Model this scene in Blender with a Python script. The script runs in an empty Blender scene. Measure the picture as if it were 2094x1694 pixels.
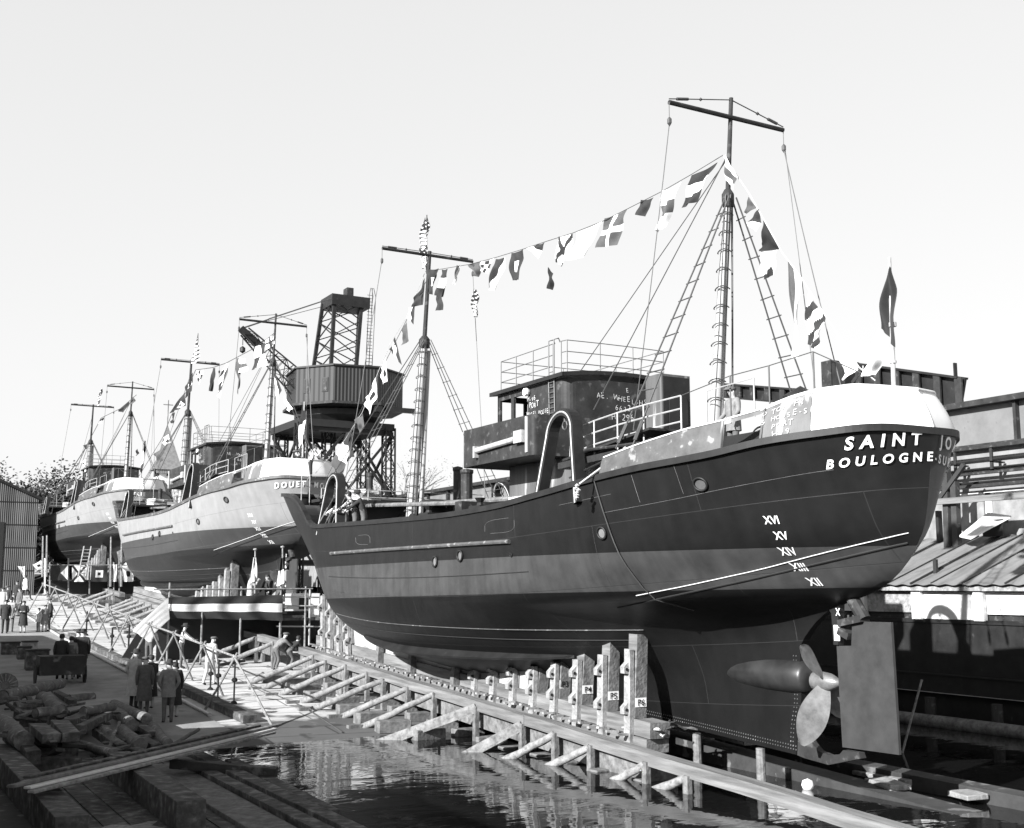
import bpy, bmesh, math, random
from mathutils import Vector, Matrix
random.seed(7)
R_ = math.radians
# ---------------------------------------------------------------- camera, world, sun
scn = bpy.context.scene
scn.render.resolution_x = 1024; scn.render.resolution_y = 828
F_, CX, CY, CH = 2400.0, 1047.0, 847.0, 4.15
PITCH = math.atan(350/F_); YAW = R_(29.1)
cd = bpy.data.cameras.new('camera'); cam = bpy.data.objects.new('camera', cd); scn.collection.objects.link(cam)
cd.sensor_width = 36; cd.lens = 36*F_/2094; cd.clip_start = .1; cd.clip_end = 3000
cam.location = (0, 0, CH); cam.rotation_euler = (math.pi/2+PITCH, 0, -YAW); scn.camera = cam
SUN_AZ_X, SUN_EL = -18, 25          # sun stands to port (-X), SUN_AZ_X degrees towards +Y, SUN_EL degrees high
az = R_(SUN_AZ_X); el = R_(SUN_EL)
sdir = Vector((-math.cos(el)*math.cos(az), math.cos(el)*math.sin(az), math.sin(el)))
w = bpy.data.worlds.new("World"); scn.world = w; w.use_nodes = True
nt = w.node_tree; nt.nodes.clear()
o_ = nt.nodes.new('ShaderNodeOutputWorld'); bg = nt.nodes.new('ShaderNodeBackground'); sk = nt.nodes.new('ShaderNodeTexSky')
sk.sky_type = 'NISHITA'; sk.sun_disc = False; sk.sun_elevation = el; sk.sun_rotation = math.atan2(sdir.x, sdir.y)
sk.air_density = 1.0; sk.dust_density = 2.5
bw = nt.nodes.new('ShaderNodeRGBToBW'); bg.inputs[1].default_value = .08
nt.links.new(sk.outputs[0], bw.inputs[0])
# film of the time saw a pale, almost even sky: compress the range of the grey sky
pw = nt.nodes.new('ShaderNodeMath'); pw.operation = 'POWER'; pw.inputs[1].default_value = .22
ml = nt.nodes.new('ShaderNodeMath'); ml.operation = 'MULTIPLY'; ml.inputs[1].default_value = 3.9
nt.links.new(bw.outputs[0], pw.inputs[0]); nt.links.new(pw.outputs[0], ml.inputs[0])
gw = nt.nodes.new('ShaderNodeTexCoord'); gs = nt.nodes.new('ShaderNodeSeparateXYZ'); nt.links.new(gw.outputs['Generated'], gs.inputs[0])
gr = nt.nodes.new('ShaderNodeValToRGB'); ge = gr.color_ramp.elements; ge[0].position = .5; ge[0].color = (1, 1, 1, 1); ge[1].position = .82; ge[1].color = (.16, .16, .16, 1)   # clear darker zenith
gm = nt.nodes.new('ShaderNodeMath'); gm.operation = 'MULTIPLY'; nt.links.new(gs.outputs[2], gr.inputs[0]); nt.links.new(gr.outputs[0], gm.inputs[0]); nt.links.new(ml.outputs[0], gm.inputs[1])
nt.links.new(gm.outputs[0], bg.inputs[0]); nt.links.new(bg.outputs[0], o_.inputs[0])
sl = bpy.data.lights.new('sun', 'SUN'); sl.energy = 5; sl.angle = R_(.5); sl.color = (1, 1, 1)
so = bpy.data.objects.new('sun', sl); scn.collection.objects.link(so)
so.rotation_euler = sdir.to_track_quat('Z', 'Y').to_euler(); so.location = (-20, 0, 40)
scn.view_settings.view_transform = 'Standard'; scn.view_settings.look = 'None'; scn.view_settings.gamma = 1
scn.view_settings.exposure = 1.25
# ---------------------------------------------------------------- helpers
FH = Vector((math.sin(YAW), math.cos(YAW), 0)); RT = Vector((math.cos(YAW), -math.sin(YAW), 0))
FW = FH*math.cos(PITCH)+Vector((0, 0, math.sin(PITCH))); UP = RT.cross(FW)
GS = .053
def ray(x, y): return FW+RT*((x-CX)/F_)-UP*((y-CY)/F_)
def P(x, y, X=None, Y=None, Z=None):
    "survey helper: the point of a real plane (x=X, y=Y, z=Z, or the sloping yard) seen at a photo position"
    d = ray(x, y); c = Vector((0, 0, CH))
    if X is not None: k = X/d.x
    elif Y is not None: k = Y/d.y
    elif Z is not None: k = (Z-CH)/d.z
    else: k = (-31*GS-CH)/(d.z-GS*d.y)
    return c+d*k
def ground_z(Y): return GS*(Y-31) if Y < 135 else GS*104
NC = scn.collection
def mat(name, base, rough=.7, var=.25, scale=3.0, streak=0, bump=0, metal=0, bscale=None, wear=None, spec=.5):
    m = bpy.data.materials.new(name); m.use_nodes = True; n = m.node_tree; b = n.nodes['Principled BSDF']
    b.inputs['Roughness'].default_value = rough; b.inputs['Metallic'].default_value = metal
    b.inputs['Specular IOR Level'].default_value = spec
    tc = n.nodes.new('ShaderNodeTexCoord'); mp = n.nodes.new('ShaderNodeMapping'); n.links.new(tc.outputs['Object'], mp.inputs[0])
    if streak: mp.inputs['Scale'].default_value = {1: (1, 1, .15), 2: (1, .08, 1), 3: (.08, 1, 1)}[streak]
    nz = n.nodes.new('ShaderNodeTexNoise'); nz.inputs['Scale'].default_value = scale; nz.inputs['Detail'].default_value = 8; nz.inputs['Roughness'].default_value = .65
    n.links.new(mp.outputs[0], nz.inputs[0])
    cr = n.nodes.new('ShaderNodeValToRGB'); e = cr.color_ramp.elements
    lo = base*(1-var); hi = min(.9, base*(1+var)); e[0].position = .3; e[1].position = .7
    e[0].color = (lo, lo, lo, 1); e[1].color = (hi, hi, hi, 1)
    n.links.new(nz.outputs[0], cr.inputs[0]); col = cr.outputs[0]
    if wear:
        n2 = n.nodes.new('ShaderNodeTexNoise'); n2.inputs['Scale'].default_value = wear[0]; n2.inputs['Detail'].default_value = 10
        n.links.new(mp.outputs[0] if streak else tc.outputs['Object'], n2.inputs[0]); r2 = n.nodes.new('ShaderNodeValToRGB')
        r2.color_ramp.elements[0].position = wear[1]; r2.color_ramp.elements[1].position = wear[1]+(wear[3] if len(wear) > 3 else .06)
        n.links.new(n2.outputs[0], r2.inputs[0]); mx = n.nodes.new('ShaderNodeMix'); mx.data_type = 'RGBA'
        n.links.new(r2.outputs[0], mx.inputs[0]); n.links.new(col, mx.inputs[6]); c = wear[2]; mx.inputs[7].default_value = (c, c, c, 1); col = mx.outputs[2]
    n.links.new(col, b.inputs['Base Color'])
    if bump:
        bp = n.nodes.new('ShaderNodeBump'); bp.inputs['Strength'].default_value = bump; bp.inputs['Distance'].default_value = .02
        n3 = n.nodes.new('ShaderNodeTexNoise'); n3.inputs['Scale'].default_value = bscale or scale*4; n3.inputs['Detail'].default_value = 6
        n.links.new(mp.outputs[0], n3.inputs[0]); n.links.new(n3.outputs[0], bp.inputs['Height']); n.links.new(bp.outputs[0], b.inputs['Normal'])
    return m
M = {}
def mm(k, *a, **kw): M[k] = mat(k, *a, **kw); return M[k]
mm('black', .012, .6); mm('dark', .03, .6, .35, 2); mm('darkwood', .03, .85, .5, 1.5, bump=.5, wear=(2.2, .6, .12))
mm('wood', .15, .85, .55, 4, streak=2, bump=.8, wear=(7, .5, .06, .25)); mm('woodx', .14, .85, .6, 4, bump=.8, wear=(7, .5, .06, .3))
mm('palewood', .26, .8, .5, 5, bump=.6, wear=(9, .5, .1, .3)); mm('pole', .21, .8, .5, 6, bump=.5, wear=(10, .52, .08, .25))
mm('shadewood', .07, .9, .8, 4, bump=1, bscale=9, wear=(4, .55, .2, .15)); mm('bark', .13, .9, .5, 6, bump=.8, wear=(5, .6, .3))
mm('white', .8, .5, .06, 1.5); mm('sunlitwood', .6, .7, .15, 4);  mm('paint', .62, .5, .12, 2); mm('rope', .45, .9, .3, 20); mm('wire', .06, .6)
mm('steel', .028, .6, .5, 2.5, bump=.2, wear=(5, .6, .075), spec=.25); mm('darksteel', .016, .5, .4, 2, wear=(4, .66, .04), spec=.3)
mm('rawsteel', .09, .6, .5, 1.6, streak=1, bump=.2, wear=(3, .58, .3)); mm('bulwark', .075, .55, .4, 2.5, bump=.15, wear=(5, .6, .22))
mm('railgrey', .1, .5); mm('galv', .34, .4, .25, 6); mm('bronze', .19, .4, .4, 5, metal=.4); mm('mastpaint', .34, .45, .15, 3, streak=1)
mm('skin', .4, .6, .1, 9); mm('cloth_dark', .022, .9, .3, 12, bump=1, bscale=7); mm('cloth_mid', .09, .9, .25, 12, bump=1, bscale=7); mm('cloth_light', .4, .9, .2, 10, bump=1, bscale=7)
mm('cloth_grey', .17, .9, .25, 10, bump=1, bscale=7); mm('cloth_white', .75, .9, .08, 10, bump=1, bscale=7); mm('hair', .015, .7, .3, 30)
mm('fl_dark', .02, .85, .2, 6); mm('fl_mid', .065, .85, .2, 6); mm('fl_black', .007, .85, .2, 6); mm('fl_white', .78, .85, .08, 5); mm('fl_light', .55, .85, .1, 5)
mm('chalk', .6, .9, .2, 20); mm('leaf', .03, .9, .5, .4); mm('leaf2', .06, .9, .4, .4); mm('twig', .08, .9, .3, 3)
mm('glass', .05, .15, .2, 2); mm('concrete', .3, .85, .25, .6, bump=.3); mm('stone', .6, .8, .12, 1); mm('rooftile', .18, .8, .3, 2)
def plaid():
    m = mat('plaid', .25, .9); n = m.node_tree; b = n.nodes['Principled BSDF']; tc = n.nodes.new('ShaderNodeTexCoord')
    ck = n.nodes.new('ShaderNodeTexChecker'); ck.inputs['Scale'].default_value = 14; ck.inputs[1].default_value = (.35,)*3+(1,); ck.inputs[2].default_value = (.03,)*3+(1,)
    n.links.new(tc.outputs['Object'], ck.inputs[0]); n.links.new(ck.outputs[0], b.inputs['Base Color']); return m
M['plaid'] = plaid()
class MB:
    def __init__(s): s.v = []; s.f = []; s.mi = []; s.m = 0
    def add(s, vs, fs):
        n = len(s.v); s.v += [Vector(q) for q in vs]
        for f in fs: s.f.append([i+n for i in f]); s.mi.append(s.m)
        return s
    def box(s, a, b):
        x0, x1 = sorted((a[0], b[0])); y0, y1 = sorted((a[1], b[1])); z0, z1 = sorted((a[2], b[2]))
        return s.add([(x0, y0, z0), (x1, y0, z0), (x1, y1, z0), (x0, y1, z0), (x0, y0, z1), (x1, y0, z1), (x1, y1, z1), (x0, y1, z1)],
              [(0, 3, 2, 1), (4, 5, 6, 7), (0, 1, 5, 4), (1, 2, 6, 5), (2, 3, 7, 6), (3, 0, 4, 7)])
    def beam(s, a, b, wd, h, up=(0, 0, 1), jit=0):
        a = Vector(a); b = Vector(b); d = (b-a).normalized(); u = Vector(up)
        if abs(d.dot(u)) > .98: u = Vector((0, 1, 0))
        r = d.cross(u).normalized(); u = r.cross(d)
        if jit: 
            k = lambda: random.uniform(-jit, jit)
        else: k = lambda: 0
        vs = []
        for p in (a, b):
            for i, j in ((-1, -1), (1, -1), (1, 1), (-1, 1)): vs.append(p+r*(i*wd/2+k())+u*(j*h/2+k())+d*k())
        return s.add(vs, [(0, 1, 2, 3), (7, 6, 5, 4), (0, 4, 5, 1), (1, 5, 6, 2), (2, 6, 7, 3), (3, 7, 4, 0)])
    def tube(s, pts, r, n=8, r1=None, wob=0, cap=True):
        pts = [Vector(p) for p in pts]; N = len(pts); vs = []; ref = None
        for i, p in enumerate(pts):
            d = (pts[min(i+1, N-1)]-pts[max(i-1, 0)]).normalized()
            if ref is None: ref = Vector((0, 0, 1)) if abs(d.z) < .9 else Vector((0, 1, 0))
            a = d.cross(ref).normalized(); b = a.cross(d); ref = b if abs(d.dot(b)) < .9 else ref
            rr = r if r1 is None else r+(r1-r)*i/(N-1)
            for k in range(n):
                t = 2*math.pi*k/n; q = rr*(1+random.uniform(-wob, wob)); vs.append(p+a*math.cos(t)*q+b*math.sin(t)*q)
        fs = [(i*n+k, i*n+(k+1) % n, (i+1)*n+(k+1) % n, (i+1)*n+k) for i in range(N-1) for k in range(n)]
        if cap: fs += [tuple(range(n-1, -1, -1)), tuple((N-1)*n+k for k in range(n))]
        return s.add(vs, fs)
    def prism(s, poly, ext):
        "poly: list of 3D points in a plane; ext: extrusion vector"
        ext = Vector(ext); a = [Vector(p)-ext/2 for p in poly]; b = [Vector(p)+ext/2 for p in poly]; n = len(a)
        return s.add(a+b, [tuple(range(n-1, -1, -1)), tuple(range(n, 2*n))]+[(i, (i+1) % n, n+(i+1) % n, n+i) for i in range(n)])
    def lathe(s, c, prof, n=12, axis='z'):
        vs = []
        for r, h in prof:
            for k in range(n):
                t = 2*math.pi*k/n; q = (r*math.cos(t), r*math.sin(t), h)
                if axis == 'y': q = (q[0], q[2], q[1])
                if axis == 'x': q = (q[2], q[0], q[1])
                vs.append(Vector(c)+Vector(q))
        N = len(prof)
        fs = [(i*n+k, i*n+(k+1) % n, (i+1)*n+(k+1) % n, (i+1)*n+k) for i in range(N-1) for k in range(n)]+[tuple(range(n-1, -1, -1)), tuple((N-1)*n+k for k in range(n))]
        return s.add(vs, fs)
    def grid(s, fn, nu, nv, mf=None, back=False):
        n0 = len(s.v)
        for j in range(nv+1):
            for i in range(nu+1): s.v.append(Vector(fn(i/nu, j/nv)))
        for j in range(nv):
            for i in range(nu):
                a = n0+j*(nu+1)+i; s.f.append([a, a+1, a+nu+2, a+nu+1]); s.mi.append(mf((i+.5)/nu, (j+.5)/nv) if mf else s.m)
        return s
    def mesh(s, name, off, mats, smooth=False, fixn=True):
        me = bpy.data.meshes.new(name); off = Vector(off)
        me.from_pydata([v-off for v in s.v], [], s.f)
        for m in mats: me.materials.append(m)
        for p, i in zip(me.polygons, s.mi): p.material_index = min(i, len(mats)-1)
        if fixn:
            bm = bmesh.new(); bm.from_mesh(me); bmesh.ops.recalc_face_normals(bm, faces=bm.faces); bm.to_mesh(me); bm.free()
        if smooth: me.shade_smooth() if smooth is True else me.set_sharp_from_angle(angle=R_(smooth))
        if smooth and smooth is not True:
            for p in me.polygons: p.use_smooth = True
            me.set_sharp_from_angle(angle=R_(smooth))
        return me
def tag(o, label=None, cat=None, group=None, kind=None):
    if label: o['label'] = label
    if cat: o['category'] = cat
    if group: o['group'] = group
    if kind: o['kind'] = kind
    return o
LOC = {}
def thing(name, loc, label, cat, group=None):
    o = bpy.data.objects.new(name, None); NC.objects.link(o); o.location = loc; o.empty_display_size = .2
    LOC[o.name] = Vector(loc); return tag(o, label, cat, group)
def ml_(m): return [M[k] if isinstance(k, str) else k for k in (m if isinstance(m, (list, tuple)) else [m])]
def part(name, mb, m, parent, label=None, smooth=False, fixn=True, loc=None):
    pl = LOC[parent.name]; loc = pl if loc is None else Vector(loc)
    o = bpy.data.objects.new(name, mb.mesh(name, loc, ml_(m), smooth, fixn)); NC.objects.link(o); o.parent = parent
    o.location = loc-pl; LOC[o.name] = loc
    if label: o['label'] = label
    return o
def solo(name, mb, m, label=None, cat=None, group=None, kind=None, smooth=False, loc=None, fixn=True):
    if loc is None:
        lo = min(v.z for v in mb.v); n = len(mb.v); loc = Vector((sum(v.x for v in mb.v)/n, sum(v.y for v in mb.v)/n, lo))
    o = bpy.data.objects.new(name, mb.mesh(name, loc, ml_(m), smooth, fixn)); NC.objects.link(o); o.location = loc; LOC[o.name] = Vector(loc)
    return tag(o, label, cat, group, kind)
def copy_tree(o, off, parent=None):
    c = o.copy(); NC.objects.link(c); c.parent = parent
    if parent is None: c.location = Vector(o.location)+Vector(off)
    LOC[c.name] = LOC[o.name]+Vector(off)
    for ch in list(o.children): copy_tree(ch, off, c)
    return c
def pchip(xs, ys, x):
    n = len(xs)
    if x <= xs[0]: return ys[0]
    if x >= xs[-1]: return ys[-1]
    i = 0
    while x > xs[i+1]: i += 1
    def d(k): return (ys[k+1]-ys[k])/(xs[k+1]-xs[k])
    def sl_(k):
        if k == 0: return d(0)
        if k == n-1: return d(n-2)
        a, b = d(k-1), d(k)
        if a*b <= 0: return 0
        h0, h1 = xs[k]-xs[k-1], xs[k+1]-xs[k]; return 3*(h0+h1)/((2*h1+h0)/a+(h1+2*h0)/b)
    h = xs[i+1]-xs[i]; t = (x-xs[i])/h
    return (2*t**3-3*t*t+1)*ys[i]+(t**3-2*t*t+t)*h*sl_(i)+(-2*t**3+3*t*t)*ys[i+1]+(t**3-t*t)*h*sl_(i+1)
def chalk(mb, s, org, ux, uy, size, seed=1, off=.008):
    rnd = random.Random(len(s)*7+seed); ux = Vector(ux).normalized(); uy = Vector(uy).normalized(); n = ux.cross(uy)*off; x = -len(s)*.6*size/2
    for ch in s:
        if ch != ' ':
            v, f = text_geo(ch, size*rnd.uniform(.85, 1.15), -.012, .9); a = rnd.uniform(-.16, .16); dy = rnd.uniform(-.12, .12)*size
            mb.add([Vector(org)+ux*(x+p*math.cos(a)-q*math.sin(a))+uy*(dy+p*math.sin(a)+q*math.cos(a))+n for p, q in v], f)
        x += size*.62*rnd.uniform(.9, 1.1)
def nth(i):
    w = ['first', 'second', 'third', 'fourth', 'fifth', 'sixth', 'seventh', 'eighth', 'ninth', 'tenth', 'eleventh', 'twelfth', 'thirteenth', 'fourteenth', 'fifteenth', 'sixteenth', 'seventeenth', 'eighteenth', 'nineteenth']
    if i < 19: return w[i]
    k = i+1; return {2: 'twentieth', 3: 'thirtieth', 4: 'fortieth', 5: 'fiftieth'}[k//10] if k % 10 == 0 else {2: 'twenty', 3: 'thirty', 4: 'forty', 5: 'fifty'}[k//10]+'-'+w[k % 10-1]
# text -> flat faces
_tc = {}
def text_geo(s, size=1, bold=0, wide=1.0, space=1.0):
    k = (s, bold, wide, space)
    if k not in _tc:
        c = bpy.data.curves.new('t', 'FONT'); c.body = s; c.size = 1; c.offset = bold; c.align_x = 'CENTER'; c.space_character = space; c.resolution_u = 3
        o = bpy.data.objects.new('t', c); NC.objects.link(o); bpy.context.view_layer.update()
        me = bpy.data.meshes.new_from_object(o.evaluated_get(bpy.context.evaluated_depsgraph_get()))
        bm = bmesh.new(); bm.from_mesh(me); bmesh.ops.triangulate(bm, faces=bm.faces)
        _tc[k] = ([(v.co.x*wide, v.co.y) for v in bm.verts], [[v.index for v in f.verts] for f in bm.faces])
        bm.free(); bpy.data.objects.remove(o); bpy.data.curves.remove(c)
    v, f = _tc[k]; return [(a*size, b*size) for a, b in v], f
def text_on(mb, s, org, ux, uy, size, bold=.01, wide=1.0, nrm=None, off=.008, space=1.0):
    v, f = text_geo(s, size, bold, wide, space); ux = Vector(ux).normalized(); uy = Vector(uy).normalized(); n = ux.cross(uy)*off
    mb.add([Vector(org)+ux*a+uy*b+n for a, b in v], f)
# ---------------------------------------------------------------- the trawlers: hull form (u forward of stern pole, v port of centreline, z up)
CX0, Y0 = 16.9, 15.5; DS = Vector((0, 33.7, 1.82))
SHE = [(-.9, 6.93), (-.5, 6.99), (.3, 6.92), (1.2, 6.83), (2.3, 6.67), (4.15, 6.53), (5.9, 6.36), (7.2, 6.22), (9.45, 6.04), (12.3, 5.98), (14.6, 6.0), (19.8, 6.08), (22, 6.13), (22.6, 6.25), (23.3, 6.66), (24.2, 7.08), (25.1, 7.33), (28, 7.6), (32.4, 7.95)]
UA = [(0, 2.95), (.08, 2.9), (.2, 2.75), (.35, 2.75), (.45, 2.3), (.5, 1.75), (.53, 1.0), (.56, .5), (.6, .08), (.68, -.36), (.72, -.5), (.85, -.66), (1, -.8)]
UF = [(0, 27.2), (.05, 28.3), (.1, 29.0), (.3, 30.2), (.55, 31.0), (.8, 31.8), (1, 32.4)]
SS = [0, .01, .03, .06, .1, .15, .2, .3, .5, .65, .75, .85, .92, .97, 1]
TT = [(0, [.1, .1, .11, .12, .12, .12, .13, .15, .3, .2, .15, .12, .1, .08, .03]),
 (.04, [.1, .1, .11, .12, .13, .15, .2, .35, .9, .7, .45, .25, .15, .1, .03]),
 (.1, [.1, .11, .12, .14, .17, .22, .3, .75, 1.75, 1.5, 1.0, .55, .28, .13, .03]),
 (.2, [.1, .12, .14, .18, .25, .38, .55, 1.45, 2.8, 2.4, 1.75, .95, .48, .2, .03]),
 (.3, [.1, .12, .16, .26, .45, .78, 1.2, 2.3, 3.3, 2.9, 2.25, 1.35, .68, .26, .03]),
 (.42, [.08, .13, .22, .42, .82, 1.42, 2.02, 3.0, 3.52, 3.2, 2.6, 1.65, .88, .33, .03]),
 (.5, [.05, .14, .3, .7, 1.25, 1.9, 2.45, 3.25, 3.58, 3.32, 2.78, 1.85, 1.02, .38, .03]),
 (.54, [0, .35, .75, 1.3, 1.85, 2.4, 2.85, 3.38, 3.6, 3.38, 2.88, 1.95, 1.1, .42, .03]),
 (.6, [0, .3, .72, 1.3, 1.88, 2.5, 2.95, 3.45, 3.6, 3.43, 2.98, 2.1, 1.2, .46, .03]),
 (.7, [0, .45, .98, 1.6, 2.15, 2.75, 3.12, 3.5, 3.6, 3.48, 3.13, 2.32, 1.42, .56, .03]),
 (.85, [0, .7, 1.3, 1.92, 2.46, 2.97, 3.27, 3.55, 3.6, 3.55, 3.32, 2.65, 1.75, .78, .03]),
 (1, [0, 1.0, 1.66, 2.26, 2.75, 3.14, 3.38, 3.58, 3.6, 3.6, 3.44, 2.9, 2.1, 1.1, .03])]
def lin(T, x):
    for a, b in zip(T, T[1:]):
        if x <= b[0]: k = max(0, (x-a[0])/(b[0]-a[0])); return a[1]+(b[1]-a[1])*k
    return T[-1][1]
SX, SY = [a for a, b in SHE], [b for a, b in SHE]
UAX, UAY = [a for a, b in UA], [b for a, b in UA]; UFX, UFY = [a for a, b in UF], [b for a, b in UF]
def zs(u): return pchip(SX, SY, u)
def zk(u): return .78+.05*(max(u, 0)-2.9)
_cols = {}
def hst(s, t):
    k = round(t, 4)
    if k not in _cols: _cols[k] = [pchip([a for a, b in TT], [b[i] for a, b in TT], t) for i in range(len(SS))]
    return pchip(SS, _cols[k], s)
def uat(t): return pchip(UAX, UAY, t)
def uft(t): return pchip(UFX, UFY, t)
def hv(u, z):
    t = (z-zk(u))/(zs(u)-zk(u))
    if t < 0 or t > 1.0001: return 0
    t = round(min(t, 1), 2); a, f = uat(t), uft(t)
    if u < a or u > f: return 0
    return hst((u-a)/(f-a), t)
def hvf(u, z):     # finer, for fittings laid on the plating
    t = min(1, max(0, (z-zk(u))/(zs(u)-zk(u)))); t0 = math.floor(t*100)/100; k = (t-t0)*100
    def g(t): 
        a, f = uat(t), uft(t); return hst(min(1, max(0, (u-a)/(f-a))), t)
    return g(t0)*(1-k)+g(min(1, t0+.01))*k
def W(u, v, z): return Vector((CX0-v, Y0+u, z))
def onhull(u, z, off=.01):
    v = hvf(u, z); du = (hvf(u+.05, z)-hvf(u-.05, z))/.1; dz = (hvf(u, z+.05)-hvf(u, z-.05))/.1
    n = Vector((-du, 1, -dz)).normalized(); return W(u+n.x*off, v+n.y*off, z+n.z*off)
def hit(x, y):
    d = ray(x, y); k = 10/d.length
    while k < 80:
        p = Vector((0, 0, CH))+d*k; u = p.y-Y0; v = CX0-p.x
        if -.9 < u < 32.5 and 0 <= v <= hv(u, p.z): return u, p.z
        k += .03
    return None
def hull_mesh():
    mb = MB(); ts = sorted(set([i/40 for i in range(41)]+[.53, .515, .56])); NS = 110; rows = []
    ss = [(.5-.5*math.cos(math.pi*i/NS))*.6+.4*i/NS for i in range(NS+1)]
    for t in ts:
        a, f = uat(t), uft(t); row = []
        for s in ss:
            u = a+(f-a)*s; z = zk(u)+t*(zs(u)-zk(u)); row.append((u, hst(s, t), z))
        rows.append(row)
    n = NS+1; vs = []
    for sg in (1, -1):
        for row in rows: vs += [W(u, v*sg, z) for u, v, z in row]
    N = len(rows)*n; fs = []
    for b in (0, N):
        for j in range(len(rows)-1):
            for i in range(NS): q = b+j*n+i; fs.append((q, q+1, q+n+1, q+n))
    for j in range(len(rows)-1):
        fs.append((j*n, (j+1)*n, N+(j+1)*n, N+j*n)); q = j*n+NS; fs.append((q, N+q, N+q+n, q+n))
    for i in range(NS): fs.append((i, N+i, N+i+1, i+1))
    mb.add(vs, fs); me = mb.mesh('hull', (CX0, Y0, 0), [M['black']])
    bm = bmesh.new(); bm.from_mesh(me); bmesh.ops.remove_doubles(bm, verts=bm.verts, dist=.004); bmesh.ops.recalc_face_normals(bm, faces=bm.faces)
    bm.to_mesh(me); bm.free()
    for p in me.polygons: p.use_smooth = True
    me.set_sharp_from_angle(angle=R_(42)); return me
def hullmat(name, top, band, low, rough=.42):
    m = bpy.data.materials.new(name); m.use_nodes = True; n = m.node_tree; L = n.links; b = n.nodes['Principled BSDF']; b.inputs['Roughness'].default_value = rough; b.inputs['Specular IOR Level'].default_value = .3
    tc = n.nodes.new('ShaderNodeTexCoord'); sp = n.nodes.new('ShaderNodeSeparateXYZ'); L.new(tc.outputs['Object'], sp.inputs[0])
    def math_(op, a, bb=0):
        q = n.nodes.new('ShaderNodeMath'); q.operation = op
        for i, x in enumerate((a, bb)):
            if isinstance(x, (int, float)): q.inputs[i].default_value = x
            else: L.new(x, q.inputs[i])
        return q.outputs[0]
    def mix(f, a, bb):
        q = n.nodes.new('ShaderNodeMix'); q.data_type = 'RGBA'; L.new(f, q.inputs[0])
        for i, x in ((6, a), (7, bb)):
            if isinstance(x, float): q.inputs[i].default_value = (x, x, x, 1)
            else: L.new(x, q.inputs[i])
        return q.outputs[2]
    up = math_('GREATER_THAN', sp.outputs[2], math_('ADD', math_('MULTIPLY', sp.outputs[1], -.006), 4.86))
    lo = math_('GREATER_THAN', sp.outputs[2], math_('ADD', math_('MULTIPLY', sp.outputs[1], -.019), 4.12))
    col = mix(up, mix(lo, low, band), top)
    nz = n.nodes.new('ShaderNodeTexNoise'); nz.inputs['Scale'].default_value = 2.4; nz.inputs['Detail'].default_value = 9; L.new(tc.outputs['Object'], nz.inputs[0])
    mp = n.nodes.new('ShaderNodeMapping'); mp.inputs['Scale'].default_value = (1, 3.5, .3); L.new(tc.outputs['Object'], mp.inputs[0])
    n2 = n.nodes.new('ShaderNodeTexNoise'); n2.inputs['Scale'].default_value = 1.1; n2.inputs['Detail'].default_value = 6; L.new(mp.outputs[0], n2.inputs[0])
    f = math_('ADD', math_('MULTIPLY', math_('SUBTRACT', nz.outputs[0], .5), .9 if top < .1 else .4), math_('MULTIPLY', math_('SUBTRACT', n2.outputs[0], .5), .8 if top < .1 else .35)); f = math_('ADD', f, 1.0)
    cm = n.nodes.new('ShaderNodeMix'); cm.data_type = 'RGBA'; cm.blend_type = 'MULTIPLY'; cm.inputs[0].default_value = 1; L.new(col, cm.inputs[6])
    cb = n.nodes.new('ShaderNodeCombineColor'); [L.new(f, cb.inputs[i]) for i in range(3)]; L.new(cb.outputs[0], cm.inputs[7])
    # plate seams: bricks laid in (length, height)
    c2 = n.nodes.new('ShaderNodeCombineXYZ'); L.new(sp.outputs[1], c2.inputs[0]); L.new(math_('SUBTRACT', sp.outputs[2], math_('MULTIPLY', math_('POWER', math_('ABSOLUTE', math_('SUBTRACT', sp.outputs[1], 15.)), 2.), .0032)), c2.inputs[1])
    br = n.nodes.new('ShaderNodeTexBrick'); br.inputs['Scale'].default_value = 1; br.inputs['Brick Width'].default_value = 5.6; br.inputs['Row Height'].default_value = 1.28; br.inputs['Mortar Size'].default_value = .009; br.inputs['Mortar Smooth'].default_value = .3
    br.inputs['Color1'].default_value = (0, 0, 0, 1); br.inputs['Color2'].default_value = (0, 0, 0, 1); br.inputs['Mortar'].default_value = (1, 1, 1, 1); L.new(c2.outputs[0], br.inputs[0])
    fin = mix(math_('MULTIPLY', br.outputs[0], .6), cm.outputs[2], float(.1 if top > .15 else .03))
    L.new(fin, b.inputs['Base Color'])
    n4 = n.nodes.new('ShaderNodeTexNoise'); n4.inputs['Scale'].default_value = 1.3; n4.inputs['Detail'].default_value = 3; L.new(tc.outputs['Object'], n4.inputs[0])
    bp = n.nodes.new('ShaderNodeBump'); bp.inputs['Strength'].default_value = .35; bp.inputs['Distance'].default_value = .04; L.new(n4.outputs[0], bp.inputs['Height'])
    b2 = n.nodes.new('ShaderNodeBump'); b2.inputs['Strength'].default_value = .6; b2.inputs['Distance'].default_value = .004; b2.invert = True; L.new(br.outputs[0], b2.inputs['Height']); L.new(bp.outputs[0], b2.inputs['Normal']); L.new(b2.outputs[0], b.inputs['Normal'])
    return m
HM = [hullmat('hull_dark_paint', .0095, .048, .007, .45), hullmat('hull_pale_paint', .23, .045, .014, .5)]
ship_loc = Vector((CX0, Y0, 0))
hullme = hull_mesh()
ships = []
SL = ['black hulled steel trawler with SAINT lettered on its white topped stern, nearest of the three', 'pale hulled trawler on the slipway between the black trawler and the farthest one', 'farthest pale hulled trawler on the slipway, beside the corrugated shed']
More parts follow.
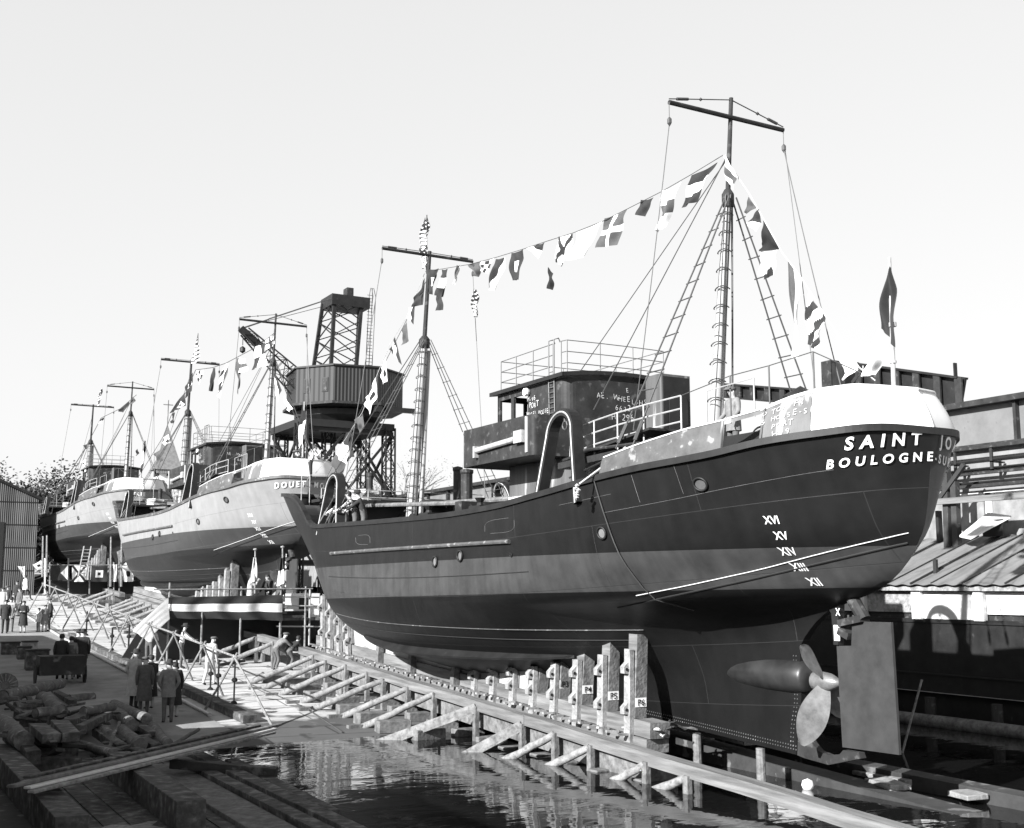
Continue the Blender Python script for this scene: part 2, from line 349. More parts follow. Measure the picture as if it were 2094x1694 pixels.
for k in range(3):
    s = thing('trawler', ship_loc+DS*k, SL[k], 'ship', 'trawlers in line on the slipway'); ships.append(s)
    me = hullme if k == 0 else hullme.copy(); me.materials.clear(); me.materials.append(HM[min(k, 1)])
    o = bpy.data.objects.new('hull', me); NC.objects.link(o); o.parent = s; LOC[o.name] = Vector(s.location)
    if k == 0: HULL1 = o; o['label'] = 'dark painted riveted hull with a paler waterline band'
S1 = ships[0]
common = []      # parts shared by all three, copied at the end
def cp(name, mb, m, parent=None, **kw):
    o = part(name, mb, m, parent or S1, **kw)
    if parent is None: common.append(o)
    return o
def along(u0, u1, fz, n=40, off=.0):
    return [onhull(u0+(u1-u0)*i/n, fz(u0+(u1-u0)*i/n), off) for i in range(n+1)]
# deck, rail cap
mb = MB(); N = 80
def deckpt(i, j):
    u = -.55+32.6*i; z = zs(u)-.85-.0*j; return W(u, hvf(u, z)*(j*2-1)*.985, z+.05*(1-(2*j-1)**2))
mb.grid(deckpt, N, 8); cp('deck', mb, 'steel', fixn=False)
mb = MB(); ns = 160; L0 = []
for i in range(ns+1):
    s = .5-.5*math.cos(math.pi*i/ns); u = -.8+33.2*s; h = hst(s, 1.0); L0.append((u, h, zs(u)))
ring = L0+[(u, -h, z) for u, h, z in reversed(L0[1:-1])]; m_ = len(ring); vs = []
for q, (u, v, z) in enumerate(ring):
    a = ring[q-1]; b = ring[(q+1) % m_]; d = Vector((b[0]-a[0], b[1]-a[1], 0)).normalized(); nn = Vector((-d.y, d.x, 0))
    if nn.x*(u-16)/16+nn.y*v/3 < 0: nn = -nn
    for o1, o2 in ((.045, .03), (-.13, .03), (-.13, -.1), (.045, -.1)): vs.append(W(u+nn.x*o1, v+nn.y*o1, z+o2))
fs = [(q*4+k, q*4+(k+1) % 4, ((q+1) % m_)*4+(k+1) % 4, ((q+1) % m_)*4+k) for q in range(m_) for k in range(4)]
RAIL = MB().add(vs, fs)
for k in range(3): 
    c = part('bulwark_rail', RAIL, 'darksteel' if k == 0 else 'bulwark', S1)
    if k: c.parent = ships[k]
# upper stern plating (white round stern, chalk-marked panels)
def toppl(a): # a: signed fraction around the stern, 0 centreline; returns u, half breadth at sheer
    return a
TOPZ = [(-.8, 7.72), (-.2, 7.78), (.35, 7.72), (.8, 7.6), (1.3, 7.42), (2.05, 7.27), (2.9, 7.18), (4.2, 6.98), (5.2, 6.8)]
for (x, y) in []: pass
def stern_pt(u, sg, f):   # f 0 bottom .. 1 top (leans inboard)
    s = (u+.8)/33.2; h = hst(max(0, s), 1.0); zt = lin(TOPZ, u); zb = zs(u)+.02
    k = f; lean = .33*k**1.4*min(1, max(.35, (3.-u)/3))
    uu = u+lean*max(0, 1-(u+.8)/2.2); return W(uu, (h-.03-lean*min(1, h/1.3)*.75)*sg, zb+(zt-zb)*f)
def strip(u0, u1, sides=(1, -1), f0=0, f1=1):
    mb = MB()
    for sg in sides:
        for th in (0, 1):
            def fn(i, j):
                u = u0+(u1-u0)*(i**1.8 if u0 < 0 else i); p = stern_pt(u, sg, f0+(f1-f0)*j); 
                if th: p = p+Vector(((.06 if sg > 0 else -.06), .05 if u < 1 else 0, 0))
                return p
            mb.grid(fn, 36, 8)
    return mb
for sd in (1, -1): cp('stern_bulwark', strip(-.8, .42, (sd,)), 'white', smooth=50, fixn=False)
mb = MB(); pts = [stern_pt(-.8+5.2*(i/40)**1.6, sg, 1)+Vector((0, 0, .01)) for sg in (1,) for i in range(24)]
pts = list(reversed(pts))+[Vector((2*CX0-p.x, p.y, p.z)) for p in pts[1:]]; mb.tube(pts, .035, 6); cp('stern_top_rail', mb, 'paint')
for sd in (1, -1): cp('side_panel', strip(.43, 1.25, (sd,)), 'rawsteel', fixn=False); cp('side_plating', strip(2.05, 5.2, (sd,)), 'bulwark', fixn=False)
mb = MB(); mb.tube([stern_pt(1.25+.0*i, 1, 1)+Vector((0, 0, .02)) for i in range(1)]+[stern_pt(1.25+3.9*i/20, 1, 1)+Vector((0, 0, .02)) for i in range(1, 21)], .022, 5); cp('plating_edge', mb, 'paint')
mb = MB()
mb.grid(lambda i, j: stern_pt(1.25+.8*i, 1, 0)*(1-(.86+.14*j))+stern_pt(1.25+.8*i, 1, 1)*(.86+.14*j), 4, 2)
mb.beam(stern_pt(1.25, 1, 0), stern_pt(1.25, 1, 1), .05, .06); mb.beam(stern_pt(2.05, 1, 0), stern_pt(2.05, 1, 1), .05, .06); cp('opening_frame', mb, 'rawsteel', fixn=False)
mb = MB(); mb.grid(lambda i, j: W(-.35+5.5*i, (hst((.45+5.5*i)/33.2, 1)-.4)*(2*j-1)*.97, lin(TOPZ, -.35+5.5*i)-.62), 30, 4); cp('poop_deck', mb, 'darksteel', fixn=False)
mb = MB(); mb.box(W(1.1, 1.8, 5.9), W(3.3, -1.8, 7.1)); cp('companion_house', mb, 'black')
# shell fittings
mb = MB(); mb.tube(along(8.6, 20.4, lambda u: 5.16+.0*u, 40, .04), .055, 8); cp('rubbing_bar', mb, 'bulwark')
def pxline(pts, off, n=60):
    out = []
    for i in range(n+1):
        f = i/n*(len(pts)-1); k = min(len(pts)-2, int(f)); f -= k; h = hit(pts[k][0]*(1-f)+pts[k+1][0]*f, pts[k][1]*(1-f)+pts[k+1][1]*f)
        if h: out.append(h)
    us = [a for a, b in out]; sm = [(sum(us[max(0, i-3):i+4])/len(us[max(0, i-3):i+4]), sum(b for a, b in out[max(0, i-3):i+4])/len(out[max(0, i-3):i+4])) for i in range(len(out))]
    return [onhull(a, b, off) for a, b in sm]
mb = MB(); mb.tube(pxline([(1290, 1220), (1400, 1199), (1546, 1167), (1712, 1124), (1876, 1086)], .01), .009, 6); cp('white_rubbing_strake', mb, 'paint')
mb = MB(); mb.tube(pxline([(1250, 1245), (1400, 1214), (1546, 1183), (1712, 1144), (1872, 1107)], .004), .02, 6); cp('seam_bead', mb, 'black')
mb = MB(); mb.tube(along(6.5, 21.5, lambda u: 3.05+.0025*(u-13)**2, 50, .006), .012, 6); cp('plate_lap', mb, 'bulwark')
mb = MB(); mb.tube(along(6.8, 21.2, lambda u: 2.8+.003*(u-13)**2, 50, .004), .016, 5); mb.tube(along(8, 21, lambda u: 4.35+.0022*(u-15)**2, 50, .004), .012, 5); cp('dark_seam', mb, 'black')
mb = MB(); zz = lambda u: 2.42+.0035*(u-13)**2
A = along(9.2, 20, zz, 44, .0); nn = len(A); vs = []
for i, p in enumerate(A):
    k = math.sin(math.pi*i/(nn-1))**.5; q = p+Vector((-.22, 0, -.16))*k; vs += [p, q, q+Vector((.03, 0, -.05)), p+Vector((.0, 0, -.08))]
mb.add(vs, [(i*4+a, i*4+(a+1) % 4, i*4+4+(a+1) % 4, i*4+4+a) for i in range(nn-1) for a in range(4)]); cp('bilge_keel', mb, 'darksteel')
def ringfit(name, x, y, r, oval=1, fill='bulwark'):
    u, z = hit(x, y); mb = MB(); pts = []
    for i in range(25):
        a = 2*math.pi*i/24; pts.append(onhull(u+r*oval*math.cos(a), z+r*math.sin(a), .03))
    mb.tube(pts, r*.2, 8, cap=False); o = cp(name, mb, 'darksteel' if 1 else 'galv', smooth=True)
    m2 = MB(); m2.add([onhull(u+r*oval*math.cos(2*math.pi*i/24), z+r*math.sin(2*math.pi*i/24), .012) for i in range(24)]+[onhull(u, z, .012)], [(24, i, (i+1) % 24) for i in range(24)])
    part('cover', m2, fill, o)
M['ringsteel'] = mat('ringsteel', .16, .4, .3, 3)
ringfit('mooring_port', 1433, 990, .12, 1.15); ringfit('porthole', 1233, 1090, .12, 1, 'ringsteel'); ringfit('porthole', 943, 1137, .13, 1, 'ringsteel'); ringfit('porthole', 891, 1149, .13, 1, 'ringsteel'); ringfit('scupper', 1047, 1135, .04, 1, 'black')
# skeg heel, stern post, rudder, propeller
mb = MB(); mb.prism([P(x, y, X=CX0) for x, y in ((1632, 1468), (1647, 1485), (1656, 1503), (1666, 1520), (1680, 1536), (1700, 1544), (1722, 1543), (1730, 1534), (1762, 1539), (1766, 1551), (1700, 1564), (1650, 1550), (1622, 1538))], (.15, 0, 0)); cp('sole_piece', mb, 'steel')
mb = MB(); mb.prism([W(2.15, 0, 4.02), W(1.62, 0, 4.05), W(1.7, 0, 3.0), W(1.82, 0, 3.0), W(1.85, 0, 3.6)], (.16, 0, 0)); cp('rudder_post', mb, 'darksteel')
mb = MB(); mb.prism([W(1.78, -0, 3.38)+Vector((-.085, 0, 0)), W(1.62, 0, 3.38)+Vector((-.085, 0, 0)), W(1.64, 0, 3.08)+Vector((-.085, 0, 0)), W(1.78, 0, 3.08)+Vector((-.085, 0, 0))], (.02, 0, 0)); cp('white_patch', mb, 'white')
rc = [(1713, 1321), (1743, 1321), (1745, 1271), (1824, 1273), (1841, 1544), (1725, 1528)]
mb = MB(); mb.prism([P(x, y, X=CX0) for x, y in rc], (.06, 0, 0)); rud = cp('rudder', mb, 'ruddersteel' if 'ruddersteel' in M else mm('ruddersteel', .036, .5, .3, 2.2, bump=.1), label='rust streaked rectangular steel rudder')
mb = MB(); mb.tube([P(1768, 1268, X=CX0), P(1742, 1222, X=CX0)], .13, 12); part('rudder_stock', mb, 'steel', rud)
mb = MB()
for x0, y0, x1, y1 in ((1722, 1275, 1768, 1265), (1722, 1290, 1743, 1302)): 
    a, b = P(x0, y0, X=CX0), P(x1, y1, X=CX0); mb.beam(a, b, .26, .13)
for x in (1735, 1745, 1755, 1765): mb.tube([P(x, 1258, X=CX0), P(x, 1282, X=CX0)], .025, 6)
part('coupling', mb, 'steel', rud)
mb = MB(); mb.lathe(W(2.12, 0, 2.27), [(.0, -.36), (.06, -.34), (.12, -.22), (.17, -.08), (.19, .1), (.19, .3)], 16, 'y'); prop = cp('propeller', mb, 'bronze', smooth=50)
hub = W(2.12, 0, 2.3)
for tx, ty, wd in ((1637, 1322, .62), (1640, 1524, .68), (1735, 1468, .6)):
    tip = P(tx, ty, Y=hub.y); d = (tip-hub); ln = d.length; d.normalize(); side = Vector((d.z, 0, -d.x)); mb = MB()
    def bl(i, j, sgn=1):
        r = .12+(ln-.12)*i; ww = wd*math.sin(math.pi*min(1, (i*.86+.12)))**.7*(.55+.5*i); tw = R_(50-34*i); c_ = (j-.5)*ww
        return hub+d*r+side*(c_*math.cos(tw*.6))+Vector((0, c_*math.sin(tw)+.0, 0))+Vector((0, .03*(1-(2*j-1)**2), 0))
    mb.grid(lambda i, j: bl(i, j), 14, 8); mb.grid(lambda i, j: bl(i, j)-Vector((0, .035*(1-(2*j-1)**2)*(1-i*.7), 0)), 14, 8)
    part('blade', mb, 'bronze', prop, smooth=True, fixn=False)
mb = MB(); mb.lathe(W(4, 0, 2.32), [(.0, 2.0), (.14, 1.6), (.24, 1.05), (.31, .5), (.345, -.3), (.35, -1.0), (.31, -1.35), (.25, -1.42)], 24, 'y'); cp('shaft_bossing', mb, 'bosssteel' if 'bosssteel' in M else mm('bosssteel', .02, .4, .6, 1.2, wear=(2.5, .55, .035, .3)), smooth=50)
mb = MB()
for k in range(75):
    for r in (0, 1): u = 2.95+.075*k; q = onhull(u, zk(u)+.1+.07*r, .0); mb.lathe(q, [(.014, -.012), (.009, .012)], 5)
for k in range(22):
    for r in (0, 1): z = .95+.085*k; q = onhull(uat((z-zk(3))/(zs(3)-zk(3)))+.1+.07*r, z, 0); mb.lathe(q, [(.014, -.012), (.009, .012)], 5)
rv = cp('rivets', mb, 'bulwark'); rv['kind'] = 'stuff'
# draft figures and names
def hull_text(mb, s, u0, z0, size, bold=.012, wide=.75, slant=0):
    v, f = text_geo(s, size, bold, wide); mb.add([onhull(u0-a+slant*b, z0+b, .014) for a, b in v], f)
mb = MB()
for q in ([(1132, 1036), (1198, 1022), (1262, 1008)], [(1198, 1056), (1300, 1037), (1402, 1018), (1560, 983), (1800, 948)], [(1376, 946), (1402, 1017)], [(1290, 966), (1312, 1034)], [(992, 1092), (992, 1066), (1052, 1058)], [(1052, 1058), (1052, 1088), (992, 1092)], [(728, 1096), (728, 1114), (758, 1114)], [(728, 1096), (757, 1093), (757, 1114)]): mb.tube(pxline(q, .002, 16), .0035, 4)
part('scribed_plate_lines', mb, 'ringsteel', S1)
mb = MB(); fig = [('XVI', 1580, 1071), ('XV', 1601, 1103), ('XIV', 1619, 1135), ('XIII', 1643, 1167), ('XII', 1671, 1197)]
for s, x, y in fig: u, z = hit(x, y); hull_text(mb, s, u, z, .21, .018, .8)
text_on(mb, 'XI', P(1702, 1228, X=CX0-.12), (0, -1, .0), (0, -.15, 1), .2, .018, .8); text_on(mb, 'X', P(1714, 1259, X=CX0-.095), (0, -1, 0), (0, 0, 1), .2, .018, .8)
cp('draft_figures', mb, 'white', fixn=False)
mb = MB(); u, z = 31.0, 6.45; hull_text(mb, 'XVII', 29.6, 6.2, .3, .02, .8); cp('bow_draft_figures', mb, 'white', fixn=False)
def arcpos(z, a, off=.035):
    sg = 1 if a >= 0 else -1; a = abs(a); pu, pv = uat(.96), 0; acc = 0; i = 0; s = 0
    t = (z-zk(0))/(zs(0)-zk(0)); t = min(t, 1); A0, F0 = uat(t), uft(t)
    pu, pv = A0, 0.0
    while True:
        s += .0004; u = A0+(F0-A0)*s; v = hst(s, t); d = math.hypot(u-pu, v-pv)
        if acc+d >= a or s > .3: break
        acc += d; pu, pv = u, v
    du, dv = u-pu, v-pv; L = math.hypot(du, dv) or 1; k = (a-acc)/L if a else 0
    return W(pu+du*k-dv/L*off, (pv+dv*k+du/L*off)*sg, z)
_ap = {}
def stern_text(mb, s, z0, a0, size, bold, wide, slope=0, space=1.0):
    v, f = text_geo(s, size, bold, wide, space)
    def g(a, z):
        i = math.floor(a/.05); k = a/.05-i; q = []
        for ii in (i, i+1):
            zl = math.floor(z/.1)*.1; kz = (z-zl)/.1; r = []
            for zq in (zl, zl+.1):
                key = (ii, round(zq, 1))
                if key not in _ap: _ap[key] = arcpos(key[1], -ii*.05)
                r.append(_ap[key])
            q.append(r[0]*(1-kz)+r[1]*kz)
        p = q[0]*(1-k)+q[1]*k; p = p.copy(); p.z = z; return p
    mb.add([g(a0+a, z0+b+slope*abs(a0+a)) for a, b in v], f)
def names(k, rows):
    mb = MB()
    for s, z, a0, size, b, wd, spc in rows: stern_text(mb, s, z, a0, size, b, wd, -.07, spc)
    o = part('painted_name', mb, 'white', S1, fixn=False)
    if k: o.parent = ships[k]
names(0, [('SAINT  JOAN', 6.68, -.06, .31, .03, 1.08, 1.68), ('BOULOGNE-SUR-MER', 6.38, -.07, .225, .03, 1.08, 1.7)])
names(1, [('DOUET  MO', 6.55, -.3, .34, .022, .9, 1.5)]); names(2, [('PATRIE', 6.55, -.5, .34, .02, .9, 1.5)])
# ---------------------------------------------------------------- superstructure (shared by all three trawlers)
def rail(mb, pts, h, rows=3, r=.015, posts=True):
    pts = [Vector(p) for p in pts]
    for k in range(1, rows+1):
        q = Vector((0, 0, h*k/rows)); mb.tube([p+q for p in pts], r*.8, 5)
    if posts:
        for p in pts: mb.tube([p, p+Vector((0, 0, h))], r, 5)
mb = MB(); mb.prism([(14.9, 33.5-.0, 5.1), (18.9, 33.5, 5.1), (18.9, 33.5, 5.1)], (0, 0, 0)) if 0 else None
mb.box((14.9, 19.6, 5.2), (18.9, 26.9, 7.22)); dh = cp('deckhouse', mb, 'rawsteel')
mb = MB(); mb.box((14.87, 25.2, 5.8), (14.9, 25.35, 7.1)); mb.box((14.87, 23.4, 5.8), (14.9, 23.5, 7.1)); mb.box((14.86, 19.6, 6.35), (14.9, 26.9, 6.42)); part('batten', mb, 'paint', dh)
def cwall(mb, x0, x1, y0, y1, z0, z1, r=.35, n=6, top=True):
    pts = []
    for cx, cy, a0 in ((x1-r, y0+r, -90), (x1-r, y1-r, 0), (x0+r, y1-r, 90), (x0+r, y0+r, 180)):
        for i in range(n+1): a = R_(a0+90*i/n); pts.append((cx+r*math.cos(a), cy+r*math.sin(a)))
    N = len(pts); mb.add([(x, y, z0) for x, y in pts]+[(x, y, z1) for x, y in pts], [(i, (i+1) % N, N+(i+1) % N, N+i) for i in range(N)]+([tuple(range(N-1, -1, -1)), tuple(N+i for i in range(N))] if top else []))
mb = MB(); cwall(mb, 13.9, 19.9, 23.95, 27.7, 7.22, 8.2, .14); bridge = cp('bridge_wing', mb, 'steel', smooth=40)
mb = MB(); mb.tube([(13.84, 26.8, 7.58), (13.84, 24.7, 7.66)], .075, 10); mb.box((13.78, 24.3, 7.55), (13.9, 24.7, 7.85)); mb.box((13.78, 26.75, 7.4), (13.9, 26.85, 7.7)); part('side_boom', mb, 'galv', bridge)
mb = MB(); mb.box((13.86, 24.2, 7.3), (13.9, 24.26, 8.16)); mb.box((13.86, 27.62, 7.26), (13.9, 27.66, 8.16)); part('batten', mb, 'paint', bridge)
# wheelhouse with real window openings
mb = MB(); X0, X1, YA, YF, ZB, ZT = 15.0, 18.5, 24.25, 27.75, 8.2, 9.24
cols = [27.75, 27.6, 27.0, 26.85, 26.1]       # port side: posts between the windows
for Xs in (X0, X1-.06):
    mb.box((Xs, YA+.3, ZB), (Xs+.06, 26.1, ZT))
    mb.box((Xs, 26.1, ZB), (Xs+.06, YF, ZB+.18)); mb.box((Xs, 26.1, ZT-.16), (Xs+.06, YF, ZT))
    mb.box((Xs, 26.85, ZB+.18), (Xs+.06, 27.0, ZT-.16)); mb.box((Xs, 27.6, ZB+.18), (Xs+.06, YF, ZT-.16))
mb.box((X0, YF-.06, ZB), (X1, YF, ZB+.2)); mb.box((X0, YF-.06, ZT-.16), (X1, YF, ZT))
for x in (15.0, 15.8, 16.7, 17.6, 18.4): mb.box((x, YF-.06, ZB+.2), (x+.1, YF, ZT-.16))
mb.box((X0+.3, YA-.001, ZB-.97), (X1, YA+.06, ZT+.0))
for i in range(6):
    a, b = R_(180+15*i), R_(195+15*i); c = (X0+.3, YA+.3)
    mb.add([(c[0]+.3*math.cos(q), c[1]+.3*math.sin(q), z) for z in (ZB-.0, ZT) for q in (a, b)], [(0, 1, 3, 2)])
whl = cp('wheelhouse', mb, 'steel')
mb = MB()
mb.grid(lambda i, j: (X0-.12+(X1-X0+.24)*i, YA-.08+(YF-YA+.3)*j, ZT+.09+.14*(1-(2*i-1)**2)), 10, 2); mb.grid(lambda i, j: (X0-.12+(X1-X0+.24)*i, YA-.08+(YF-YA+.3)*j, ZT+.0+.14*(1-(2*i-1)**2)), 10, 2)
for x in (X0-.12, X1+.12): mb.box((x-.02, YA-.08, ZT-.0), (x+.02, YF+.22, ZT+.1))
for y in (YA-.08, YF+.22): mb.grid(lambda i, j: (X0-.12+(X1-X0+.24)*i, y, ZT+.1*j+.14*(1-(2*i-1)**2)), 10, 1)
roof = part('roof', mb, 'darksteel', whl, fixn=False)
mb = MB(); z = ZT+.1; pr = [(18.1, YF, z), (18.1, 26.6, z), (18.1, 25.4, z), (18.1, YA+.15, z), (17.1, YA+.1, z), (16.1, YA+.1, z), (15.15, YA+.15, z), (15.1, 24.6, z)]
pl = [(15.1, 25.0, z), (15.1, 26, z), (15.1, 26.9, z), (15.1, YF, z), (16.1, YF+.0, z), (17.1, YF, z), (18.1, YF, z)]
rail(mb, pr, .86); rail(mb, pl, .86)
for y in (24.72, 24.98): mb.tube([(14.98, y, 8.3), (14.96, y, 9.3), (14.96, y, 10.25), (15.1, y, 10.3), (15.15, y, 10.2)], .018, 5)
for i in range(9): mb.tube([(14.96, 24.72, 8.4+.13*i), (14.96, 24.98, 8.4+.13*i)], .012, 5)
cp('roof_railing', mb, 'railgrey')
mb = MB(); chalk(mb, 'M-96', (14.99, 25.85, 8.85), (0, -1, 0), (0, 0, 1), .17); chalk(mb, 'PORT', (14.99, 25.72, 8.67), (0, -1, 0), (0, 0, 1), .2); chalk(mb, 'WHEEL HOUSE', (14.99, 25.55, 8.45), (0, -1, 0), (0, 0, 1), .16)
chalk(mb, 'E', (16.9, YA, 9.0), (1, 0, 0), (0, 0, 1), .18); chalk(mb, 'AE. WHEEL-HSE', (16.75, YA, 8.73), (1, 0, -.06), (0, 0, 1), .2); chalk(mb, '6632', (16.75, YA, 8.5), (1, 0, .04), (0, 0, 1), .2); chalk(mb, 'H 296', (16.75, YA, 8.25), (1, 0, .02), (0, 0, 1), .22)
chalk(mb, 'HSE S', (14.9, 22.9, 6.9), (0, -1, 0), (0, 0, 1), .16); chalk(mb, 'PORT', (14.9, 22.8, 6.68), (0, -1, 0), (0, 0, 1), .2)
part('chalk_writing', mb, 'chalk', whl, fixn=False)
mb = MB(); mb.lathe((14.98, 26.05, 9.1), [(.09, 0), (.11, -.06), (.1, -.12), (.0, -.13)], 10, 'x'); part('side_lamp', mb, 'white', whl)
# poop casing with the tall arched vent box, skylight, railings, gear
mb = MB(); cwall(mb, 16.2, 17.08, 21.95, 22.6, 7.2, 9.06, .06); vb = cp('vent_casing', mb, 'rawsteel')
mb = MB(); mb.box((16.26, 21.93, 7.3), (17.02, 21.95, 9.0)); part('shadowed_door_plate', mb, 'darksteel', vb)
mb = MB()
pts = [(16.4, 21.91, 7.3), (16.4, 21.91, 8.4)]+[(16.67-.27*math.cos(R_(180*i/8)), 21.91, 8.4+.22*math.sin(R_(180*i/8))) for i in range(9)]+[(16.94, 21.91, 7.3)]
mb.prism(pts, (0, .02, 0)); part('door_opening', mb, 'black', vb)
mb = MB(); mb.beam((14.2, 19.3, 6.95), (14.2, 22.9, 6.85), .5, .14); mb.beam((14.6, 19.6, 7.35), (14.6, 23.1, 7.0), .9, .05); cp('stowed_ladder_rack', mb, 'steel')
mb = MB(); rail(mb, [(14.35, 23.0, 6.9), (14.3, 21.9, 7.0), (14.25, 20.9, 7.05), (14.3, 20.0, 7.1), (14.6, 19.1, 7.2)], .8, 3, .022); rail(mb, [(14.7, 18.4, 7.25), (14.9, 17.2, 7.35)], .75, 1, .016)
cp('poop_railing', mb, 'galv')
mb = MB(); pz = [(14.9, 17.9, 7.3, .95), (15.2, 17.1, 7.4, .95), (15.5, 16.2, 7.5, 1.0)]
for x, y, z, h in pz: mb.tube([(x, y, z), (x, y, z+h)], .018, 5)
mb.tube([(14.6, 19.1, 8.0)]+[(x, y, z+h) for x, y, z, h in pz]+[(15.9, 15.4, 8.0)], .01, 4); cp('guard_wire', mb, 'wire')
for y in (20.3, 26, 29):
    x = CX0-hst((y-Y0+.8)/33.2, 1)+.08; mb = MB(); mb.box((x, y-.3, zs(y-Y0)-.1), (x+.35, y+.3, zs(y-Y0)+.1)); mb.lathe((x+.17, y, zs(y-Y0)+.1), [(.1, 0), (.07, .08), (.14, .2), (.0, .21)], 10); cp('bollard', mb, 'darksteel')
def arch(name, u, v, base, top, w, lean, rad=.085):
    mb = MB(); pts = []
    hh = top-base; r_ = w*.3; hl = 1-r_/hh
    for i in range(31):
        if i < 8: kk = hl*i/8; dy = w/2+(r_-w/2)*i/8
        elif i > 22: kk = hl*(30-i)/8; dy = -(w/2+(r_-w/2)*(30-i)/8)
        else: a = math.pi*(i-8)/14; kk = hl+(1-hl)*math.sin(a); dy = r_*math.cos(a)
        pts.append(W(u+dy+.3*kk, v-lean*kk*(1 if v > 0 else -1), base+hh*kk))
    nn = len(pts); vs = []
    for i, p in enumerate(pts):
        d = (pts[min(i+1, nn-1)]-pts[max(i-1, 0)]).normalized(); n2 = Vector((1, 0, 0)).cross(d).normalized()
        for a, b in ((-1, -1), (1, -1), (1, 1), (-1, 1)): vs.append(p+Vector((a*rad*1.6, 0, 0))+n2*b*rad)
    mb.add(vs, [(i*4+k, i*4+(k+1) % 4, i*4+4+(k+1) % 4, i*4+4+k) for i in range(nn-1) for k in range(4)]); g = cp(name, mb, 'darksteel')
    m2 = MB(); m2.tube([p+Vector((-rad*1.62, 0, 0)) for p in pts], .022, 5); part('bead', m2, 'galv', g)
    m3 = MB(); q = pts[15]; m3.tube([q-Vector((0, 0, .1)), q-Vector((0, .0, .22))], .03, 6); m3.tube([q+Vector((0, .1*math.cos(a/4*3.14), -.3+.1*math.sin(a/4*3.14))) for a in range(9)], .02, 5); part('shackle', m3, 'wire', g)
    return g
for sg in (1, -1):
    arch('trawl_gallows', 6.75, 3.32*sg, 5.9, 8.05, 1.75, .35); arch('trawl_gallows', 20.9, 3.42*sg, 5.8, 7.75, 1.8, .3)
mb = MB(); mb.tube([W(6.4, 3.0, 7.1), W(4.2, 2.9, 7.05)], .035, 6); mb.tube([W(6.5, 3.2, 6.5), W(4.1, 2.7, 7.15)], .025, 5, wob=.2); cp('gallows_stay', mb, 'steel')
# fore part of the working deck
mb = MB(); mb.box(W(23.0, 3.0, 5.2), W(23.1, -3.0, 7.0)); mb.box(W(22.3, 3.3, 6.95), W(23.1, -3.3, 7.05)); fb = cp('forecastle_bulkhead', mb, 'darksteel')
mb = MB()
for v in (2.3, -.2, -1.6): mb.tube([W(22.97, v-.38, 5.2), W(22.97, v-.38, 6.3)]+[W(22.97, v-.38*math.cos(R_(22.5*i)), 6.3+.35*math.sin(R_(22.5*i))) for i in range(1, 8)]+[W(22.97, v+.38, 6.3), W(22.97, v+.38, 5.2)], .05, 6)
part('door_frame', mb, 'steel', fb)
mb = MB(); mb.grid(lambda i, j: W(22.9+9.0*i, hvf(22.9+9.0*i, zs(22.9+9*i)-.4)*(2*j-1)*.97, zs(22.9+9*i)-.42), 24, 4); cp('forecastle_deck', mb, 'darksteel', fixn=False)
mb = MB()
for u, v in ((31.3, .5), (31.0, -.3), (30.3, 1.2)): mb.tube([W(u, v, 7.3), W(u, v, 8.7)], .02, 5)
mb.tube([W(31.3, .5, 8.7), W(31.0, -.3, 8.7)], .015, 5); mb.tube([W(31.3, .5, 8.2), W(30.3, 1.2, 8.2)], .015, 5); mb.tube([W(31.3, .5, 8.68), W(30.3, 1.2, 8.0)], .012, 5); cp('bow_staging_rail', mb, 'galv')
mb = MB(); c = W(18.5, .4, 5.2); mb.box(c+Vector((-1.1, -.6, 0)), c+Vector((1.1, .6, .35))); mb.lathe(c+Vector((-1.2, 0, .75)), [(.45, 0), (.45, .06), (.2, .08), (.2, .9), (.45, .92), (.45, 1.0), (.12, 1.05), (.12, 2.2), (.3, 2.25), (.0, 2.3)], 14, 'x'); cp('trawl_winch', mb, 'darksteel')
mb = MB(); mb.tube([W(12.5, 2.3, 6.35), W(22.2, 1.7, 6.85)], .07, 8); mb.tube([W(20.5, -.5, 6.9), W(11.5, -1.2, 6.7)], .09, 8); cp('stowed_boom', mb, 'woodx')
mb = MB(); mb.box(W(13, 1.2, 5.1), W(16.6, -1.2, 5.75)); mb.box(W(12.2, 3.0, 5.1), W(12.6, 1.4, 6.35)); cp('hatch_coaming', mb, 'steel')
for u, v, h, r in ((22.3, -1.9, 8.2, .16), (20.2, -1.2, 7.9, .2), (24, .8, 8.0, .12), (16.5, -2.4, 7.4, .15)): mb = MB(); mb.lathe(W(u, v, 5.2), [(r, 0), (r, h-5.2), (r*1.15, h-5.15), (r*1.15, h-5.05), (0, h-5.0)], 12); cp('deck_ventilator', mb, 'steel')
mb = MB(); rail(mb, [W(22.4, 3.2, 6.9), W(22.4, 1.5, 6.9), W(22.4, 0, 6.9), W(22.4, -1.5, 6.9), W(22.4, -3, 6.9)], .5, 2, .02); cp('forecastle_railing', mb, 'galv')
mb = MB(); pts = []
for i in range(60): a = i*.9; pts.append(W(24+.5*math.cos(a)*(1+.3*math.sin(i)), 1.0+.6*math.sin(a), 7.15+.006*i))
mb.tube(pts, .035, 5, cap=False); cp('coiled_hawser', mb, 'rope')
